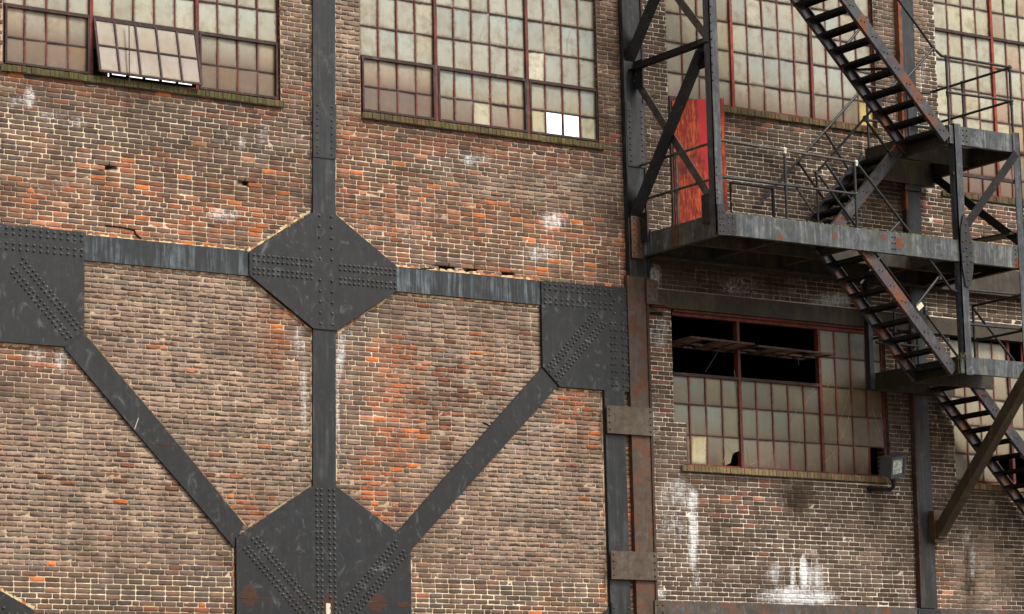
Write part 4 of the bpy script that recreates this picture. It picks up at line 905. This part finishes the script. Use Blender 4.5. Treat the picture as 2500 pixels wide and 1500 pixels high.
# stair flights: two channel stringers and plate treads
def flight(x_top, z_top, x_bot, z_bot, y_front, y_back, first, last, rise=.2, up_right=False):
    """runs from its upper end to its lower end; x_bot may lie either side of x_top"""
    sgn = 1 if x_bot > x_top else -1
    d = Vector((x_bot - x_top, 0, z_bot - z_top)).normalized(); nrm = Vector((-d.z * sgn, 0, d.x * sgn)); nrm = nrm if nrm.z > 0 else -nrm
    f = MB(); L_ = math.hypot(x_bot - x_top, z_bot - z_top)
    n_t = int(abs(z_top - z_bot) / rise); root = None
    objs = []
    for y, inn in ((y_front, 1), (y_back, -1)):
        mm = MB(); p = Vector((x_top, y, z_top)); q = Vector((x_bot, y, z_bot)); a = p + nrm * .105; b = q + nrm * .105
        mm.bar(p, q, .012, .175, (0, 0, 1))
        off = Vector((0, inn * .03, 0))
        mm.bar(p + nrm * .082 + off, q + nrm * .082 + off, .06, .012, (0, 0, 1)); mm.bar(p - nrm * .082 + off, q - nrm * .082 + off, .06, .012, (0, 0, 1))
        for i in range(n_t):
            t = (i + .5) / n_t; c = p.lerp(q, t); yy = y - .006 * 1
            mm.rivet(c.x - .035, yy, c.z + .01, .013); mm.rivet(c.x + .03, yy, c.z + .0, .013)
        objs.append(mm)
    root = objs[0].build('stair_flight', S_STR, FE)
    objs[1].build('stringer', S_STR, root)
    tm = MB(); y0, y1 = y_front + .012, y_back - .012
    tm.box(-.115, .115, y0, y1, -.004, .004); tm.box(-.115, -.105, y0, y1, -.035, -.004); tm.box(.105, .115, y0, y1, -.04, -.004)
    me = tm.mesh('tread'); me.materials.append(S_TREAD); first_t = None
    for i in range(n_t):
        t = (i + .5) / n_t; o = bpy.data.objects.new('tread', me); COL.objects.link(o); o.parent = root
        o.location = (x_top + (x_bot - x_top) * t, 0, z_top + (z_bot - z_top) * t + .0)
    return root
f1 = flight(26.75, 15.15, 30.31, 11.56, YF, -1.03, 0, 0); f1['label'] = 'topmost flight descending right to the upper landing'
f2 = flight(30.28, 11.62, 28.72, 10.06, -.98, -.12, 0, 0); f2['label'] = 'short flight behind the railing, descending left to the platform'
f3 = flight(28.42, 9.98, 30.3, 8.06, YF + .08, -1.03, 0, 0); f3['label'] = 'middle flight descending right below the platform'
f4 = flight(31.40, 8.20, 34.5, 5.1, -1.0, -.12, 0, 0); f4['label'] = 'lowest flight descending past the right edge'
# loose tread on the top flight
m = MB(); m.bar(at(2073, 171, -1.08), at(2178, 168, -1.9), .12, .02); m.build('loose_tread', S_TREAD, f1)

# pipe railings
def rail(name, lines, mat=S_PIPE, r=.021, knobs=(), label=None, kmat=None):
    root = None
    for ln in lines:
        m = MB(); m.tube(ln, r)
        if root is None: root = m.build(name, mat, FE)
        else: m.build('rail_pipe' if abs(ln[0][2] - ln[-1][2]) < .6 * (abs(ln[0][0] - ln[-1][0]) + abs(ln[0][1] - ln[-1][1])) + .01 or len(ln) > 2 else 'rail_post', mat, root)
    for kpt in knobs:
        m = MB(); m.ball(kpt, .036); m.tube([Vector(kpt) + Vector((0, 0, -.06)), Vector(kpt)], .029); m.build('pipe_joint', kmat or mat, root)
    return root
YR = YF + .03
rail('railing', [[(25.98, YR, 11.06), (28.51, YR, 11.01)]], S_PIPEC, knobs=[(27.17, YR, 11.05), (28.51, YR, 11.01)], kmat=M_CREAM)
rail('railing', [[(25.98, YR, 10.53), (28.51, YR, 10.53)], [(27.17, YR, 11.03), (27.17, YR, 10.0)], [(28.48, YR, 11.0), (28.48, YR, 10.0)]], knobs=[(27.17, YR, 10.53), (28.48, YR, 10.53)])
rail('railing', [[(25.97, -.08, 11.05), (25.97, YR, 11.05)], [(25.97, -.08, 10.53), (25.97, YR, 10.53)], [(25.97, -.95, 11.05), (25.97, -.95, 10.0)]], S_PIPEC, knobs=[(25.97, -.95, 11.05), (25.97, -.95, 10.53)])
a_ = at(1783, 447, -.25); b_ = at(1886, 449, -.25)
rail('railing', [[(a_[0], -.25, ZP), (a_[0], -.25, a_[2]), (b_[0] - .03, -.25, a_[2] + .0)], [(b_[0], -.25, a_[2]), (b_[0], -.25, ZP)]], S_TREAD, .024)
# second flight handrails
rail('handrail', [[(28.55, -1.0, 10.0), (28.55, -1.0, 11.03), (30.34, -1.0, 12.74)], [(28.73, -1.0, 11.21), (29.21, -1.0, 10.68)], [(29.55, -1.0, 11.97), (30.06, -1.0, 11.45)]], knobs=[(28.55, -1.0, 11.03), (29.55, -1, 11.99)])
rail('handrail', [[(28.15, -.12, 10.68), (30.35, -.12, 12.76)], [(28.95, -.12, 11.42), (29.42, -.12, 10.9)], [(29.5, -.12, 11.95), (29.95, -.12, 11.4)]])
b1 = at(1940, 451, -.6); b2 = at(1987, 521, -.6); rail('handrail', [[tuple(b1), tuple(b2)]], S_PIPEC)
# third flight handrails
rail('handrail', [[(28.51, YR, 11.01), (29.55, YR + .02, 10.03), (30.30, YR + .04, 9.28), (30.42, YR + .04, 9.25)], [(29.35, YR + .03, 10.22), (29.02, YR + .06, 9.92)], [(30.1, YR + .06, 9.47), (29.62, YR + .08, 8.98)], [(29.78, YR + .06, 8.98), (29.8, YR + .06, 8.87), (30.4, YR + .06, 8.27)]], knobs=[(30.1, YR + .05, 9.47), (29.79, YR + .06, 8.92)])
m = MB(); m.bar((29.60, YF + .05, 8.93), (29.70, YF + .05, 9.01), .012, .075); m.build('white_clamp', M_CREAM, FE)
rail('handrail', [[(28.58, -1.02, 11.0), (29.4, -1.02, 10.15), (30.3, -1.02, 9.25)], [(29.7, -1.02, 9.85), (29.3, -1.02, 9.42)]])
# top flight handrails
rail('handrail', [[(27.0, YR, 16.0), (29.49, YR, 13.58), (30.14, YR, 12.93), (30.30, YR, 12.83), (30.39, YR, 12.83)], [(30.14, YR, 12.93), (29.55, YR, 12.37)], [(28.9, YR, 14.15), (28.4, YR, 13.6)]], knobs=[(30.14, YR, 12.94)])
rail('handrail', [[(27.0, -1.03, 16.0), (30.3, -1.03, 12.8)], [(29.6, -1.03, 13.45), (29.15, -1.03, 13.0)]])
# upper landing railing
rail('railing', [[(30.39, YR, 12.83), (31.69, YR, 12.83)], [(30.39, YR, 12.28), (31.69, YR, 12.3)], [(30.39, YR, 12.83), (30.39, YR, 11.75)], [(31.69, YR, 12.83), (31.69, YR, 11.75)]], knobs=[(30.39, YR, 12.83), (31.69, YR, 12.83), (30.39, YR, 12.28), (31.69, YR, 12.3)])
rail('railing', [[(31.72, YR, 12.83), (31.72, -.1, 12.83)], [(31.72, YR, 12.31), (31.72, -.1, 12.31)], [(31.72, -.85, 12.83), (31.72, -.85, 11.75)]], knobs=[(31.72, -.85, 12.83), (31.72, -.85, 12.31)])
rail('railing', [[(30.37, -.15, 12.76), (31.68, -.15, 12.80)], [(30.34, -.15, 12.22), (31.68, -.15, 12.25)], [(30.36, -.15, 12.76), (30.36, -.15, 11.75)], [(31.2, -.15, 12.78), (31.2, -.15, 11.75)]])
# lower landing railing
rail('railing', [[(30.56, YR, 9.29), (31.66, YR, 9.30)], [(30.56, YR, 8.77), (33.0, YR, 8.79)], [(31.66, YR, 9.30), (33.0, YR, 9.31)], [(32.9, YR, 9.3), (32.9, YR, 8.27)]])
rail('railing', [[(31.7, -.86, 9.3), (31.7, YR, 9.3)], [(31.7, -.86, 8.76), (31.7, YR, 8.76)], [(31.7, -.86, 9.3), (31.7, -.86, 8.2)]])
rail('handrail', [[(31.58, -1.0, 9.23), (32.33, -1.0, 8.51), (34.5, -1.0, 6.3)]])
rail('railing', [[(30.33, -.15, 9.26), (31.2, -.15, 9.26)], [(30.33, -.15, 8.74), (31.2, -.15, 8.74)], [(31.18, -.15, 9.26), (31.18, -.15, 8.2)], [(30.72, -.15, 9.26), (30.72, -.15, 8.2)]])
rail('railing', [[(30.31, -.12, 8.80), (30.31, -1.0, 8.80)]])

# ------------------------------------------------------------------ floodlight
FL = thing('floodlight', (30.34, -.02, 6.47), 'grey box floodlight on a bent black arm beside the lower right window corner', 'floodlight')
M_FL = plain('lamp_housing_paint', (84, 88, 92), .45, .15, 20, .4); M_ARM = plain('lamp_arm_black', (38, 38, 40), .5, .2)
cL = Vector((30.36, -.36, 6.83)); ax = Vector((.16, -.94, -.3)).normalized(); rt = ax.cross(Vector((0, 0, 1))).normalized(); upv = rt.cross(ax)
tw = math.radians(-12); rt, upv = rt * math.cos(tw) + upv * math.sin(tw), upv * math.cos(tw) - rt * math.sin(tw)
def lp(a, b, c): return cL + rt * a + upv * b + ax * c
m = MB(); fw, bw = .165, .135
vs = [lp(sa * bw, sb * bw, -.13) for sa, sb in ((-1, -1), (1, -1), (1, 1), (-1, 1))] + [lp(sa * fw * 1.02, sb * fw, .13) for sa, sb in ((-1, -1), (1, -1), (1, 1), (-1, 1))]
m.add(vs, [(3, 2, 1, 0), (0, 1, 5, 4), (1, 2, 6, 5), (2, 3, 7, 6), (3, 0, 4, 7)])
iw = .13
rim = vs[4:] + [lp(sa * iw, sb * iw * .95, .13) for sa, sb in ((-1, -1), (1, -1), (1, 1), (-1, 1))] + [lp(sa * iw * .9, sb * iw * .85, .09) for sa, sb in ((-1, -1), (1, -1), (1, 1), (-1, 1))]
m.add(rim, [(0, 1, 5, 4), (1, 2, 6, 5), (2, 3, 7, 6), (3, 0, 4, 7), (4, 5, 9, 8), (5, 6, 10, 9), (6, 7, 11, 10), (7, 4, 8, 11)])
hsg = m.build('housing', M_FL, FL)
ng = N('lamp_lens'); M_LENS = ng.done(ng.mix(ng.step(ng.noise(16, 3, .6, (1, 1, 1), 1.0), .4, .6), lin((150, 158, 148)), lin((216, 220, 208))), .12, None, spec=.6)
m = MB(); m.add([lp(sa * iw * .92, sb * iw * .88, .095) for sa, sb in ((-1, -1), (1, -1), (1, 1), (-1, 1))], [(0, 1, 2, 3)]); m.build('lens', M_LENS, hsg)
m = MB(); m.tube([(30.2, -.02, 6.50), (30.2, -.12, 6.49), (30.36, -.3, 6.47), (30.38, -.34, 6.5), (30.37, -.36, 6.66)], .03); m.tube([(30.2, -.0, 6.5), (30.2, -.04, 6.5)], .055); m.tube([(30.37, -.36, 6.56), (30.37, -.36, 6.68)], .042); m.build('mounting_arm', M_ARM, FL)

# ------------------------------------------------------------------ little weeds rooted in joints
nw = N('weed_leaf'); M_WEED = nw.done(nw.mix(nw.noise(40, 2), lin((70, 84, 44)), lin((150, 146, 96))), .8)
def weed(p, label, n=26, s=.07, seed=1):
    r = random.Random(seed); m = MB(); p = Vector(p)
    for i in range(n):
        a = r.random() * 6.28; e = r.uniform(-.5, 1.2); L_ = s * r.uniform(.5, 1.6); d = Vector((math.cos(a) * math.cos(e), -abs(math.sin(a)) * math.cos(e) * .8, math.sin(e))); q = p + d * L_; sd_ = d.cross(Vector((.3, .5, .8))).normalized() * .006
        m.add([p - sd_, p + sd_, q + sd_ * .6, q + d * .015, q - sd_ * .6], [(0, 1, 2, 3, 4)])
    o = m.build('weed', M_WEED); tag(o, label, 'weed'); return o
weed(at(2290, 1312, -.14), 'small dry weed growing under the foot of the long diagonal landing brace', 30, .09, 2)
weed(at(1588, 238, -.01), 'sparse green weed on the brick pier left of the red door', 30, .1, 3)
weed((30.36, YF - .02, 8.24), 'tiny dry weed hanging at the front corner of the lower landing', 40, .07, 4)

# ------------------------------------------------------------------ inside the building, ground
m = MB(); x0, x1, y0, y1, z0, z1 = 5.9, 48.1, .32, 8.0, 0, 20
vs = [(x, y, z) for x in (x0, x1) for y in (y0, y1) for z in (z0, z1)]
m.add(vs, [(0, 1, 3, 2), (4, 6, 7, 5), (2, 3, 7, 6), (0, 2, 6, 4), (1, 5, 7, 3)])
o = m.build('interior_wall', M_INT); tag(o, kind='structure')
fwn = bpy.data.materials.new('daylit_glass'); fwn.use_nodes = True; b = fwn.node_tree.nodes['Principled BSDF']; b.inputs['Base Color'].default_value = (.8, .82, .84, 1); b.inputs['Emission Color'].default_value = (1, .99, .96, 1); b.inputs['Emission Strength'].default_value = 1.1
FW = thing('far_window', (28, 7.9, 12.6), 'bright daylit window across the hall seen through the missing panes and sash gap', 'window')
for (xa, xb, za, zb) in ((21.42, 26.4, 13.60, 13.93), (29.2, 32.6, 13.3, 14.5)):
    m = MB(); m.box(xa, xb, 7.93, 7.96, za, zb); m.build('pane', fwn, FW)
    m = MB()
    for x in (np.arange(xa, xb, .3) if xa < 25 else (xa, xb)): m.box(x, x + .035, 7.88, 7.92, za, zb)
    for z in (za, zb): m.box(xa, xb, 7.87, 7.92, z - .02, z + .02)
    m.build('frame', M_INT, FW)
m = MB(); m.add([(-400, -400, 0), (400, -400, 0), (400, 400, 0), (-400, 400, 0)], [(0, 1, 2, 3)]); o = m.build('ground', M_GROUND); tag(o, kind='structure')
